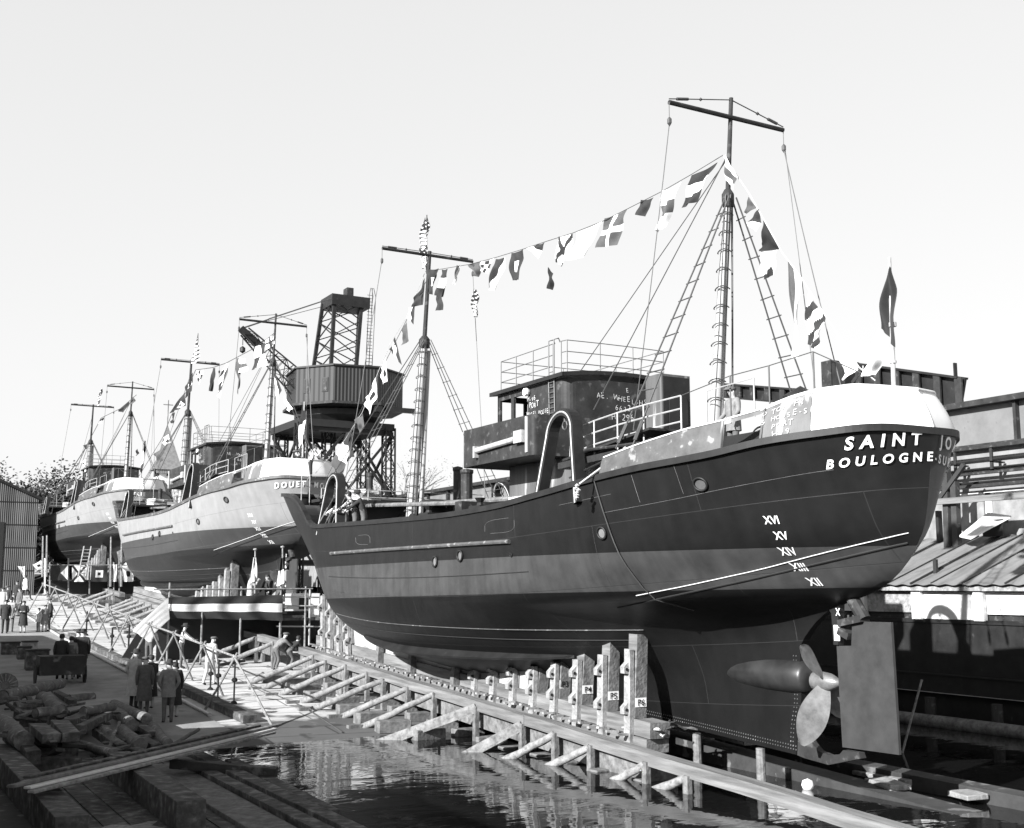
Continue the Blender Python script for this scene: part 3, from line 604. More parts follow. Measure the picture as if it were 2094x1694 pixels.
# masts
def mast(name, base, hounds, top, r0, r1, yard, Yy):
    base, hounds, top = Vector(base), Vector(hounds), Vector(top)
    mb = MB(); mb.tube([base-Vector((0, 0, 1.2)), base, base.lerp(hounds, .5), hounds], r0, 16, r1); m = cp(name, mb, 'mastpaint', smooth=40)
    m2 = MB(); m2.tube([hounds.lerp(base, .02), top], r1*.62, 10, r1*.5); m2.lathe(hounds-Vector((0, 0, .25)), [(r1*1.3, 0), (r1*1.5, .1), (r1*1.5, .3), (r1*.8, .42)], 12); part('topmast', m2, 'steel', m)
    m3 = MB(); n = int((hounds-base).length/.42)
    for i in range(1, n):
        p = base.lerp(hounds, i/n); r = (r0+(r1-r0)*i/n)+.05
        m3.tube([p+Vector((-r*math.cos(R_(a)), -r*math.sin(R_(a)), .03*math.sin(R_(a*2)))) for a in range(-60, 121, 20)], .014, 5)
    m3.tube([base+Vector((-r0-.05, -.12, -.9)), hounds+Vector((-r1-.05, -.1, 0))], .016, 5); m3.tube([base+Vector((-.04, -r0-.06, -.9)), hounds+Vector((-.04, -r1-.05, 0))], .016, 5); part('climbing_rungs', m3, 'wire', m)
    (xa, za), (xb, zb) = yard
    m4 = MB(); m4.tube([(xa, Yy, za), (xb, Yy, zb)], .055, 8, .055); y = part('yard', m4, 'steel', m)
    m5 = MB(); tp = top-Vector((0, 0, .05))
    for x, z in yard:
        m5.tube([(x, Yy, z+.08), tp], .014, 5); a = Vector((x, Yy, z+.08)).lerp(tp, .12); b = Vector((x, Yy, z+.08)).lerp(tp, .3); m5.tube([a, b], .035, 6); c = Vector((x, Yy, z+.08)).lerp(tp, .5); m5.lathe(c, [(.0, -.05), (.045, 0), (0, .05)], 6)
        m5.tube([(x, Yy, z), (x, Yy, z-.35)], .012, 4); m5.lathe((x, Yy, z-.45), [(0, -.12), (.05, -.04), (.05, .06), (0, .12)], 8)
    part('lifts_and_blocks', m5, 'wire', y)
    return m
mz = mast('mizzen_mast', (CX0, 20.85, 7.9), (CX0, 20.2, 12.95), (CX0, 19.99, 15.25), .16, .095, ((15.13, 14.78), (18.46, 14.78)), 20.0)
fm = mast('fore_mast', (CX0, 37.64, 6.3), (CX0, 36.66, 12.6), (CX0, 36.3, 15.75), .22, .13, ((15.1, 15.6), (18.6, 15.6)), 36.3)
mb = MB(); mb.tube([(CX0+.3, 37.5, 6.0), (CX0+.22, 36.8, 12.3)], .085, 10); mb.lathe((CX0, 37.64, 5.3), [(.45, 0), (.42, .9), (.24, 1.05)], 14); part('derrick_boom', mb, 'mastpaint', fm)
mb = MB(); mb.lathe((CX0, 20.85, 7.0), [(.4, 0), (.38, .35), (.3, .75), (.17, .8)], 8); part('tabernacle', mb, 'darksteel', mz)
def shroud(a, b, spread, n=2, rung=.42, r=.016, name='shroud_ladder'):
    a, b = Vector(a), Vector(b); mb = MB(); sp = Vector(spread)
    lines = [(a+sp*(i/(n-1)-.5)*.22, b+sp*(i/(n-1)-.5)) for i in range(n)]
    for p, q in lines:
        mb.tube([p, q.lerp(p, .06)], r, 5); mb.tube([q.lerp(p, .09), q.lerp(p, .02)], r*2.2, 6); mb.tube([q.lerp(p, .03), q], r, 5)
    k = int((a-b).length/rung)
    for i in range(2, k):
        t = i/k; c = [q.lerp(p, t) for p, q in lines]; e = (c[-1]-c[0]).normalized()*.07; mb.tube([c[0]-e, c[-1]+e+Vector((0, 0, random.uniform(-.02, .02)))], r*.75, 4)
    return cp(name, mb, 'wire')
shroud((16.8, 20.1, 12.9), (13.9, 20.15, 7.0), (0, .62, 0), 2, .45, .02); shroud((17.0, 20.1, 12.9), (19.5, 20.3, 7.2), (0, .62, 0), 2, .45, .02)
shroud((16.8, 36.5, 12.6), (13.3, 36.4, 6.1), (0, 1.3, 0), 3, .5, .016); shroud((17.0, 36.5, 12.6), (20.4, 36.8, 6.1), (0, 1.3, 0), 3, .5, .016)
def wire(name, pts, r=.011, m='wire', sag=0, parent=None):
    mb = MB(); pts = [Vector(p) for p in pts]
    if sag and len(pts) == 2:
        a, b = pts; pts = [a.lerp(b, i/12)-Vector((0, 0, sag*4*(i/12)*(1-i/12))) for i in range(13)]
    mb.tube(pts, r, 4); return cp(name, mb, m)
wire('stay', [(CX0, 20.1, 13.9), (15.6, 24.6, 9.4)], .014); wire('stay', [(CX0, 20.1, 14.0), (15.2, 23.3, 8.3)], .014)
wire('stay', [(CX0, 36.6, 12.9), (CX0-.2, 46.9, 7.6)], .02); wire('stay', [(CX0, 36.3, 14.9), (CX0, 47.2, 7.9)], .012)
wire('halyard', [(15.13, 20, 14.3), (15.15, 21.6, 7.6)], .012, sag=.1); wire('halyard', [(18.46, 20, 14.3), (18.4, 18.2, 7.6)], .016, sag=.12); wire('halyard', [(18.5, 20, 14.3), (18.2, 18.9, 7.6)], .012, sag=-.1)
wire('halyard', [(15.1, 36.3, 15.2), (14.2, 37.6, 6.2)], .012, sag=.1); wire('halyard', [(18.6, 36.3, 15.2), (18.5, 35.0, 6.5)], .012, sag=.1)
wire('halyard', [(CX0+.12, 20.2, 13), (CX0+.3, 20.6, 8)], .03)
# stern flag pole
mb = MB(); mb.tube([(CX0, 15.58, 7.0), (CX0, 15.52, 10.35)], .05, 8, .03); mb.lathe((CX0, 15.52, 9.0), [(.07, 0), (.07, .08)], 8); mb.lathe((CX0, 15.55, 8.3), [(.06, 0), (.06, .05)], 8); cp('flag_pole', mb, 'galv')
for o in common:
    for k in (1, 2):
        c = copy_tree(o, DS*k); c.parent = ships[k]; c.location = o.location
# chalk and ropes only on the near ship
mb = MB(); 
def wtext(s, u, z, size): 
    tmp = MB(); chalk(tmp, s, (0, 0, 0), (1, 0, 0), (0, 1, 0), size, 3, 0); v, f = [(q.x, q.y) for q in tmp.v], tmp.f
    mb.add([stern_pt(u-a, 1, min(1, max(0, (z+b-zs(u)-.02)/(lin(TOPZ, u)-zs(u)-.02))))+Vector((-.02, -.012, .0)) for a, b in v], f)
wtext('O TOP FR', .9, 7.38, .14); wtext('M-35 HOUSE-SIDE', .85, 7.22, .14); wtext('PORT', .85, 7.06, .16); wtext('H29', .85, 6.9, .16)
part('chalk_writing', mb, 'chalk', S1, fixn=False)
mb = MB(); a = P(1185, 990, X=13.2); b = P(1285, 910, X=14.3); mb.tube([a, a.lerp(b, .5)-Vector((0, 0, .03)), b], .022, 6, wob=.3)
for k in range(6): q = a+Vector((-.06, random.uniform(-.06, .06), -.04-.05*k)); mb.lathe(q, [(.0, -.05), (.06, 0), (0, .05)], 6)
u0, z0 = a.y-Y0, zs(a.y-Y0); pts = [onhull(u0-.0-1.0*t, z0-4.6*t, .05+.0*t) for t in [i/20 for i in range(21)] if z0-4.6*t > 3.6]; part('mooring_rope', mb, 'rope', S1); mb = MB(); mb.tube([a]+pts, .012, 5); part('hanging_line', mb, 'wire', S1)
mb = MB(); mb.lathe((15.0, 18.9, 7.18), [(.0, -.02), (.09, 0), (.11, .04), (.0, .14)], 8); mb.lathe((15.9, 17.0, 7.5), [(.35, 0), (.35, .3), (.0, .5)], 12, 'z'); part('cowl_vent', mb, 'darksteel', S1)
# ---------------------------------------------------------------- signal flags
def pat(name):
    def f(i, j):
        D, G, Wt, Bk, Lt = 0, 1, 2, 3, 4
        return {'bands': lambda: D if j < .33 else (Wt if j < .66 else D), 'bands2': lambda: Wt if j < .36 else (G if j < .7 else Wt), 'dark': lambda: D, 'black': lambda: Bk, 'grey': lambda: G, 'white': lambda: Wt, 'light': lambda: Lt,
         'cross': lambda: Wt if abs(i-.5) < .11 or abs(j-.5) < .11 else G, 'darkcross': lambda: D if abs(i-.5) < .1 or abs(j-.5) < .1 else Wt, 'x': lambda: D if abs(abs(i-.5)-abs(j-.5)) < .1 else Wt,
         'square': lambda: Wt if abs(i-.5) < .2 and abs(j-.5) < .2 else D, 'square2': lambda: D if abs(i-.5) < .1 and abs(j-.5) < .1 else (Wt if abs(i-.5) < .25 and abs(j-.5) < .25 else D),
         'diag': lambda: D if i+j < 1 else Wt, 'half': lambda: D if j < .5 else Wt, 'vhalf': lambda: G if i < .4 else Lt, 'check': lambda: D if (int(i*3)+int(j*3)) % 2 else Wt, 'quart': lambda: D if (i < .5) != (j < .5) else Wt,
         'dot': lambda: Bk if (i-.5)**2+(j-.5)**2 < .04 else Wt, 'stripes': lambda: D if int((i+j)*3.5) % 2 else Wt, 'usa': lambda: Bk if j < .4 and (int(i*7)+int(j*17)) % 3 else (Wt if int(j*15+i*2) % 2 else D),
         'trib': lambda: Bk if j < .42 else (Wt if j < .8 else D), 'hv': lambda: D if j < .3 else (Wt if j < .7 else G)}[name]()
    return f
PD = {'bands': 'dark, white and dark bands', 'bands2': 'a grey middle band between white ends', 'dark': 'plain dark cloth', 'black': 'plain black cloth', 'grey': 'plain grey cloth', 'white': 'plain white cloth', 'light': 'plain pale cloth', 'cross': 'white cross on grey', 'darkcross': 'dark cross on white', 'x': 'dark diagonals on white', 'square': 'white square on dark', 'square2': 'white square round a dark one', 'diag': 'dark and white halves split diagonally', 'half': 'dark top and white bottom', 'vhalf': 'grey strip beside pale cloth', 'check': 'small dark and white checks', 'quart': 'dark and white quarters', 'dot': 'dark dot on white', 'stripes': 'dark and white slanting stripes', 'usa': 'stars and stripes', 'trib': 'black, white and dark thirds', 'hv': 'dark, white and grey bands'}
def flag(q, pt, X, label, group, tri=False, name='signal_flag', cat='flag', wave=.11, Y=None):
    c = [P(x, y, X=X) if Y is None else P(x, y, Y=Y) for x, y in q]; f = pat(pt); ph = random.random()*6; mb = MB()
    ln = (c[3]-c[0]).length; wd = (c[1]-c[0]).length; k = wave*min(1, ln)
    def fn(i, j):
        p = (c[0]*(1-i)+c[1]*i)*(1-j)+(c[3]*(1-i)+c[2]*i)*j
        wv = math.sin(i*5+j*4+ph)*.6+math.sin(i*11-j*3+ph*2)*.4
        o = Vector((k*wv, k*.3*math.sin(j*9+ph), 0)) if Y is None else Vector((0, k*wv, 0))
        return p+o*(min(1, j*3+.15))+Vector((0, 0, -.03*math.sin(math.pi*i)*(1-j)))
    mb.grid(fn, 22, 22, f)
    return solo(name, mb, ['fl_dark', 'fl_mid', 'fl_white', 'fl_black', 'fl_light'], label, cat, group, smooth=True, fixn=False)
G1 = 'signal flags dressing the near trawler'
F1 = [('bands', [(1414, 359), (1467, 332), (1427, 412), (1393, 425)]), ('bands2', [(1355, 391), (1393, 372), (1360, 463), (1344, 475)]), ('dark', [(1310, 409), (1337, 404), (1319, 443), (1301, 440)]), ('cross', [(1236, 447), (1284, 428), (1260, 500), (1221, 508)]),
 ('light', [(1179, 475), (1232, 453), (1194, 524), (1163, 534)]), ('x', [(1142, 484), (1171, 478), (1152, 547), (1135, 537)]), ('black', [(1121, 546), (1132, 560), (1128, 593), (1121, 590)]), ('half', [(1098, 499), (1114, 496), (1101, 531), (1080, 509)]),
 ('square', [(1046, 518), (1069, 510), (1061, 573), (1045, 574)]), ('diag', [(1014, 530), (1032, 526), (1014, 595), (997, 594)]), ('check', [(984, 535), (1010, 529), (998, 560), (982, 554)]), ('grey', [(956, 541), (985, 533), (976, 566), (974, 565)]),
 ('bands', [(903, 551), (916, 550), (904, 608), (893, 605)]), ('dark', [(893, 605), (904, 601), (905, 634), (890, 636)]), ('square', [(878, 551), (897, 549), (884, 603), (874, 599)]), ('diag', [(934, 542), (941, 542), (930, 583), (928, 580)]),
 ('dark', [(869, 569), (865, 624), (840, 628), (855, 599)]), ('half', [(848, 626), (846, 664), (832, 650), (838, 630)]), ('grey', [(831, 654), (836, 698), (821, 707), (823, 675)]), ('bands', [(808, 690), (822, 747), (802, 724), (798, 711)]),
 ('dot', [(789, 732), (792, 780), (783, 787), (779, 752)]), ('dot', [(769, 772), (771, 813), (756, 848), (746, 813)]), ('grey', [(741, 843), (746, 874), (733, 886), (728, 859)]), ('hv', [(708, 885), (722, 878), (695, 983), (680, 947)]), ('dark', [(716, 880), (724, 872), (724, 935), (714, 935)]),
 ('grey', [(1531, 402), (1548, 425), (1526, 438), (1522, 431)]), ('diag', [(1552, 427), (1557, 458), (1546, 473), (1525, 455)]), ('black', [(1561, 448), (1596, 509), (1554, 515), (1557, 490)]), ('white', [(1556, 514), (1590, 511), (1579, 563), (1553, 563)]), ('black', [(1560, 555), (1576, 535), (1579, 563), (1563, 573)]),
 ('vhalf', [(1611, 531), (1638, 572), (1633, 733), (1622, 733)]), ('stripes', [(1653, 598), (1688, 648), (1678, 717), (1650, 704)]), ('light', [(1710, 679), (1755, 747), (1726, 780), (1723, 754)]), ('bands2', [(1483, 316), (1502, 350), (1502, 390), (1483, 370)]), ('usa', [(969, 590), (974, 592), (975, 650), (968, 650)])]
def where(x, y):
    if x > 1505: return 'on the mizzen to stern line'
    if x > 1440: return 'at the mizzen head'
    if x > 950: return 'between the two masts'
    if x > 868: return 'by the foremast head'
    return 'on the foremast to bow line'
cnt = {}
for p_, q in F1:
    w_ = where(*q[0]); cnt.setdefault(w_, []).append((p_, q))
ordn = ['topmost', 'second', 'third', 'fourth', 'fifth', 'sixth', 'seventh', 'eighth', 'ninth', 'tenth', 'eleventh', 'twelfth', 'thirteenth', 'fourteenth', 'lowest']
for w_, L in cnt.items():
    L.sort(key=lambda e: e[1][0][1])
    for i, (p_, q) in enumerate(L): flag(q, p_, CX0-.15 if q[0][0] < 1500 and q[0][0] > 1440 else CX0, '%s, %s %s, black trawler' % (PD[p_], ordn[i], w_), G1)
def line(pts, X, label, cat='rope', r=.012, name='dressing_line', group=None, m='rope'):
    mb = MB(); mb.tube([P(x, y, X=X) for x, y in pts], r, 4); return solo(name, mb, m, label, cat, group)
line([(1478, 318), (1414, 357), (1355, 391), (1284, 427), (1232, 453), (1171, 477), (1114, 495), (1069, 510), (1010, 528), (960, 541), (870, 556)], CX0, 'flag line strung between the masts of the black trawler', m='wire', r=.01)
line([(1480, 320), (1531, 395), (1561, 448), (1600, 518), (1638, 568), (1690, 650), (1757, 752), (1790, 779)], CX0, 'flag line from mizzen mast down to the stern of the black trawler', r=.014)
line([(868, 560), (831, 650), (800, 700), (775, 757), (741, 843), (705, 900), (645, 968)], CX0, 'flag line from foremast down to the bow of the black trawler', r=.012)
ENS = 'ensigns on the stern poles'
flag([(1819, 543), (1821, 545), (1833, 712), (1796, 672)], 'dark', CX0-.06, 'dark ensign with a white lower part on the near stern pole', ENS, name='ensign')
flag([(1797, 672), (1818, 705), (1786, 765), (1767, 772)], 'white', CX0-.09, 'white fly of the limp ensign on the near stern pole', ENS, name='ensign')
flag([(869, 445), (874, 445), (874, 505), (857, 508)], 'usa', CX0, 'stars and stripes at the foremast head of the black trawler', 'national flags at the mastheads', name='national_flag')
flag([(857, 508), (874, 505), (877, 545), (862, 550)], 'usa', CX0, 'crumpled lower folds of the national flag on the nearest foremast', 'national flags at the mastheads', name='national_flag')
mb = MB(); mb.tube([P(873, 440, X=CX0), P(872, 560, X=CX0)], .02, 5); solo('flag_staff', mb, 'wire', 'thin staff carrying the national flag on the nearest foremast', 'staff')
F2 = [('darkcross', [(542, 696), (561, 683), (563, 704), (543, 716)]), ('quart', [(523, 709), (541, 701), (547, 747), (513, 757)]), ('bands2', [(490, 732), (502, 734), (505, 758), (486, 765)]), ('grey', [(484, 732), (489, 732), (489, 808), (486, 770)]), ('stripes', [(462, 744), (467, 742), (449, 815), (445, 798)]), ('dark', [(435, 752), (440, 752), (433, 801), (429, 800)]), ('check', [(402, 758), (416, 757), (408, 787), (401, 772)]),
 ('square', [(395, 762), (392, 800), (378, 815), (384, 780)]), ('square2', [(378, 803), (380, 830), (368, 836), (345, 846)]), ('dark', [(358, 843), (354, 866), (350, 866), (352, 850)]), ('dot', [(345, 889), (348, 905), (338, 915), (334, 895)]), ('grey', [(330, 915), (334, 940), (322, 950), (316, 930)]), ('half', [(563, 762), (576, 798), (568, 823), (561, 782)]), ('white', [(581, 810), (599, 836), (591, 843), (585, 830)])]
F2.sort(key=lambda e: -e[1][0][0])
for i, (p_, q) in enumerate(F2): flag(q, p_, CX0, '%s, %s flag from the right on the middle trawler' % (PD[p_], ['first', 'second', 'third', 'fourth', 'fifth', 'sixth', 'seventh', 'eighth', 'ninth', 'tenth', 'eleventh', 'twelfth', 'thirteenth', 'fourteenth'][i]), 'signal flags dressing the middle trawler')
flag([(405, 681), (406, 682), (405, 740), (392, 745)], 'usa', CX0, 'stars and stripes at the foremast head of the middle trawler', 'national flags at the mastheads', name='national_flag')
flag([(618, 828), (620, 828), (624, 900), (611, 938)], 'trib', CX0-.05, 'limp dark ensign on the stern pole of the middle trawler', ENS, name='ensign')
line([(563, 680), (542, 697), (513, 716), (462, 743), (435, 752), (400, 757), (380, 803), (350, 850), (334, 893), (262, 1010)], CX0, 'flag line over the middle trawler', m='wire', r=.02)
F3 = [('dark', [(246, 836), (264, 821), (254, 844), (241, 842)]), ('grey', [(273, 811), (278, 820), (270, 830), (266, 822)]), ('half', [(207, 857), (215, 851), (207, 867), (200, 866)]), ('dark', [(180, 906), (178, 918), (172, 920), (172, 912)]), ('dot', [(175, 937), (176, 950), (170, 955), (168, 945)]), ('black', [(281, 918), (284, 925), (280, 933), (277, 925)])]
F3.sort(key=lambda e: -e[1][0][0])
for i, (p_, q) in enumerate(F3): flag(q, p_, CX0, '%s, %s flag from the right on the farthest trawler' % (PD[p_], ['first', 'second', 'third', 'fourth', 'fifth', 'sixth'][i]), 'signal flags dressing the farthest trawler')
flag([(208, 793), (209, 793), (207, 815), (197, 835)], 'usa', CX0, 'stars and stripes at the foremast head of the farthest trawler', 'national flags at the mastheads', name='national_flag')
flag([(296, 900), (298, 902), (294, 950), (286, 974)], 'trib', CX0-.05, 'limp dark ensign on the stern pole of the farthest trawler', ENS, name='ensign')
line([(279, 808), (246, 836), (207, 855), (180, 906), (160, 950), (112, 1020)], CX0, 'flag line over the farthest trawler', m='wire', r=.025)
# ---------------------------------------------------------------- ground, water, quay
def slabmat():
    m = mat('slabs', .52, .85, .15, .5, bump=.25, bscale=3, wear=(1.1, .6, .2)); n = m.node_tree; L = n.links; b = n.nodes['Principled BSDF']
    src = b.inputs['Base Color'].links[0].from_socket; tc = n.nodes.new('ShaderNodeTexCoord'); mp = n.nodes.new('ShaderNodeMapping'); mp.inputs['Rotation'].default_value = (0, 0, R_(3)); L.new(tc.outputs['Object'], mp.inputs[0])
    br = n.nodes.new('ShaderNodeTexBrick'); br.inputs['Scale'].default_value = 1; br.inputs['Brick Width'].default_value = 4.2; br.inputs['Row Height'].default_value = 1.35; br.inputs['Mortar Size'].default_value = .035
    for k, v in (('Color1', 1), ('Color2', .82), ('Mortar', .3)): br.inputs[k].default_value = (v, v, v, 1)
    L.new(mp.outputs[0], br.inputs[0]); mx = n.nodes.new('ShaderNodeMix'); mx.data_type = 'RGBA'; mx.blend_type = 'MULTIPLY'; mx.inputs[0].default_value = 1
    L.new(src, mx.inputs[6]); L.new(br.outputs[0], mx.inputs[7])
    sp = n.nodes.new('ShaderNodeSeparateXYZ'); L.new(tc.outputs['Object'], sp.inputs[0])     # weed and wet just above the water
    nz = n.nodes.new('ShaderNodeTexNoise'); nz.inputs['Scale'].default_value = 1.2; nz.inputs['Detail'].default_value = 6; L.new(tc.outputs['Object'], nz.inputs[0])
    ad = n.nodes.new('ShaderNodeMath'); ad.operation = 'MULTIPLY_ADD'; ad.inputs[1].default_value = -.35; L.new(nz.outputs[0], ad.inputs[0]); L.new(sp.outputs[2], ad.inputs[2])
    rp = n.nodes.new('ShaderNodeValToRGB'); rp.color_ramp.elements[0].position = -.0; rp.color_ramp.elements[1].position = .06; rp.color_ramp.elements[0].color = (.18, .18, .18, 1); L.new(ad.outputs[0], rp.inputs[0])
    m2 = n.nodes.new('ShaderNodeMix'); m2.data_type = 'RGBA'; m2.blend_type = 'MULTIPLY'; m2.inputs[0].default_value = 1; L.new(mx.outputs[2], m2.inputs[6]); L.new(rp.outputs[0], m2.inputs[7]); L.new(m2.outputs[2], b.inputs['Base Color']); return m
M['slabs'] = slabmat()
mb = MB(); ys = [10+2*i for i in range(64)]+[145, 200, 300, 500, 900, 1500]; xs = [-600, -60, -10]+[2*i for i in range(0, 20)]+[60, 200, 900]
def gz(x, y): return ground_z(y)+.03*math.sin(x*.7+y*.3)*math.sin(y*.5) if y < 140 else ground_z(y)
mb.v = [Vector((x, y, gz(x, y))) for y in ys for x in xs]; nx = len(xs)
mb.f = [[j*nx+i, j*nx+i+1, (j+1)*nx+i+1, (j+1)*nx+i] for j in range(len(ys)-1) for i in range(nx-1)]; mb.mi = [0]*len(mb.f)
solo('ground', mb, 'slabs', kind='structure', loc=(0, 0, 0), fixn=False)
def watermat():
    m = bpy.data.materials.new('water'); m.use_nodes = True; n = m.node_tree; L = n.links; b = n.nodes['Principled BSDF']
    b.inputs['Base Color'].default_value = (.008, .008, .008, 1); b.inputs['Roughness'].default_value = .03; b.inputs['IOR'].default_value = 1.45
    tc = n.nodes.new('ShaderNodeTexCoord'); mp = n.nodes.new('ShaderNodeMapping'); mp.inputs['Scale'].default_value = (.5, .9, 1); mp.inputs['Rotation'].default_value = (0, 0, R_(-29)); L.new(tc.outputs['Object'], mp.inputs[0])
    a = n.nodes.new('ShaderNodeTexNoise'); a.inputs['Scale'].default_value = 1.6; a.inputs['Detail'].default_value = 3; a.inputs['Distortion'].default_value = .6; L.new(mp.outputs[0], a.inputs[0])
    bp = n.nodes.new('ShaderNodeBump'); bp.inputs['Strength'].default_value = .22; bp.inputs['Distance'].default_value = .05; L.new(a.outputs[0], bp.inputs['Height']); L.new(bp.outputs[0], b.inputs['Normal']); return m
M['water'] = watermat()
mb = MB(); mb.grid(lambda i, j: (7.7+22*i, -60+95*j, 0), 4, 8); solo('water', mb, 'water', kind='structure', fixn=False)
mb = MB(); mb.grid(lambda i, j: (-60+67.7*i, -20+51.5*j, .06), 4, 4); mb.box((7.55, -20, -1), (7.7, 31.5, .06)); solo('quay', mb, 'darkwood', kind='structure', fixn=False)
mb = MB(); mb.grid(lambda i, j: (29.1+200*i, -60+92*j, .9), 2, 2); solo('far_quay', mb, 'concrete', kind='structure', fixn=False)
mb = MB(); mb.grid(lambda i, j: (-3+12.5*i, 31.5+110*j, ground_z(31.5+110*j)+.045), 6, 60); solo('walkway', mb, 'asphalt' if 'asphalt' in M else mm('asphalt', .24, .9, .35, .8, bump=.5, wear=(1.2, .62, .2)), kind='structure', fixn=False)
mb = MB()
for k in range(9): mb.box((3.6+.42*k, 18.5, .064), (4.0+.42*k, 30, .1+.01*(k % 3)))
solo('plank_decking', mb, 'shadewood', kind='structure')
mb = MB(); mb.grid(lambda i, j: (3.9+.9*i+.1*math.sin(j*20), 19.3+2.0*j+.1*math.sin(i*9), .13), 6, 6); 
solo('loose_boards', mb, 'palewood', 'pale worn boards lying flat between the two big foreground timbers', 'boards', fixn=False)
# ---------------------------------------------------------------- foreground timbers
TG = 'squared timbers on the foreground quay'
def timber(a, b, wd, h, m, label, group, name='squared_timber', cat='timber', jit=.02, cuts=1):
    mb = MB(); a, b = Vector(a), Vector(b); mb.beam(a, b, wd, h, jit=jit); me = solo(name, mb, m, label, cat, group)
    bv = me.modifiers.new('b', 'BEVEL'); bv.width = .015; bv.segments = 2; return me
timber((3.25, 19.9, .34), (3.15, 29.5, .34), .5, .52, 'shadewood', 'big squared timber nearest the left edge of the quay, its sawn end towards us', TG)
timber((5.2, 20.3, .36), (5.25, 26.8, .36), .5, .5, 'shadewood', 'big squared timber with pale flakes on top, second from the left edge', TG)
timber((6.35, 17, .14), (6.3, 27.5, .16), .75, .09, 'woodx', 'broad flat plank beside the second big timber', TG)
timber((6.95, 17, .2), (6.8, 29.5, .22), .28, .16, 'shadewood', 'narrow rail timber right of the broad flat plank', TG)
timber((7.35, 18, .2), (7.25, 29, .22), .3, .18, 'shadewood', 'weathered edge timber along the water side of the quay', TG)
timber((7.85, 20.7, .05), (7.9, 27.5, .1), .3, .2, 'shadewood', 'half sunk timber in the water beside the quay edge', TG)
timber(P(350, 1562, Z=.4), P(566, 1580, Z=.25), .3, .2, 'darkwood', 'dark crosswise beam reaching out over the water', TG)
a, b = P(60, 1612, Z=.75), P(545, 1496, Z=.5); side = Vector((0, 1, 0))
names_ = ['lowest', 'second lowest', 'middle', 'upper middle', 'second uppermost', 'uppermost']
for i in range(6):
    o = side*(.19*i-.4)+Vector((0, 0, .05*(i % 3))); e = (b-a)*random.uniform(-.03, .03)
    timber(a+o+e*(1 if i != 2 else 2), b+o-e*3, .15, .05, ['palewood', 'sunlitwood', 'wood', 'shadewood', 'woodx', 'shadewood'][i], '%s long plank of the stack lying slantwise over the foreground timbers' % names_[i], 'slanting stack of long planks', 'long_plank', 'plank', .004)  # brightest plank: sunlight on the stack is put into its colour
# heap of logs and beams
def logm(q, r, z, label, m='bark', z2=None):
    (x0, y0), (x1, y1) = q; a, b = P(x0, y0, Z=z), P(x1, y1, Z=z if z2 is None else z2); mb = MB(); n = 6
    pts = [a.lerp(b, i/n)+Vector((random.uniform(-.02, .02), random.uniform(-.02, .02), random.uniform(-.015, .015))) for i in range(n+1)]
    t = thing('log', (a+b)/2-Vector((0, 0, r)), label, 'log', 'logs and beams of the timber heap')
    mb.tube(pts, r, 12, r*.88, wob=.05, cap=False); part('trunk', mb, m, t, smooth=50)
    for p, q2 in ((pts[0], pts[1]), (pts[-1], pts[-2])):
        m2 = MB(); d = (p-q2).normalized(); u = d.cross(Vector((0, 0, 1))).normalized(); v = u.cross(d); m2.add([p+d*.004+(u*math.cos(k*math.pi/6)+v*math.sin(k*math.pi/6))*r*.9 for k in range(12)], [tuple(range(12))])
        part('sawn_end', m2, 'woodx', t, fixn=False)
LG = [([(6, 1426), (125, 1398)], .19, 1.0, 'long thick log across the top left of the heap'), ([(233, 1442), (300, 1470)], .17, .55, 'speckled log pointing at the standing man with hat'), ([(228, 1450), (272, 1484)], .18, .45, 'thick log just under the speckled log'),
 ([(169, 1456), (233, 1445)], .13, .8, 'pale curved log near the top of the heap'), ([(248, 1495), (287, 1524)], .18, .3, 'stubby log with its round sawn end towards the planks'), ([(306, 1480), (344, 1520)], .13, .35, 'rightmost thin log of the heap'),
 ([(0, 1477), (48, 1515)], .24, .8, 'fat log cut by the left edge'), ([(73, 1458), (128, 1452)], .13, .9, 'short log in the middle left of the heap'), ([(88, 1428), (125, 1455)], .2, .8, 'stout log tilting down behind the short log'), ([(200, 1415), (224, 1434)], .17, .4, 'log stub at the back of the heap near the plank'),
 ([(163, 1523), (233, 1541)], .1, .5, 'thin log low in front of the heap'), ([(216, 1548), (243, 1477)], .04, .3, 'slim pole leaning upright out of the heap'), ([(353, 1523), (408, 1491)], .05, .2, 'crooked branch beyond the right end of the heap'), ([(30, 1445), (90, 1440)], .15, .75, 'dark log under the long thick log'),
 ([(140, 1430), (190, 1425)], .14, .6, 'log in shade at the back middle of the heap'), ([(185, 1475), (225, 1505)], .14, .5, 'log sloping down in the heart of the heap')]
for q, r, z, lb in LG: logm(q, r, z, lb, 'bark', .9 if 'leaning upright' in lb else (.45 if 'crooked' in lb else None))
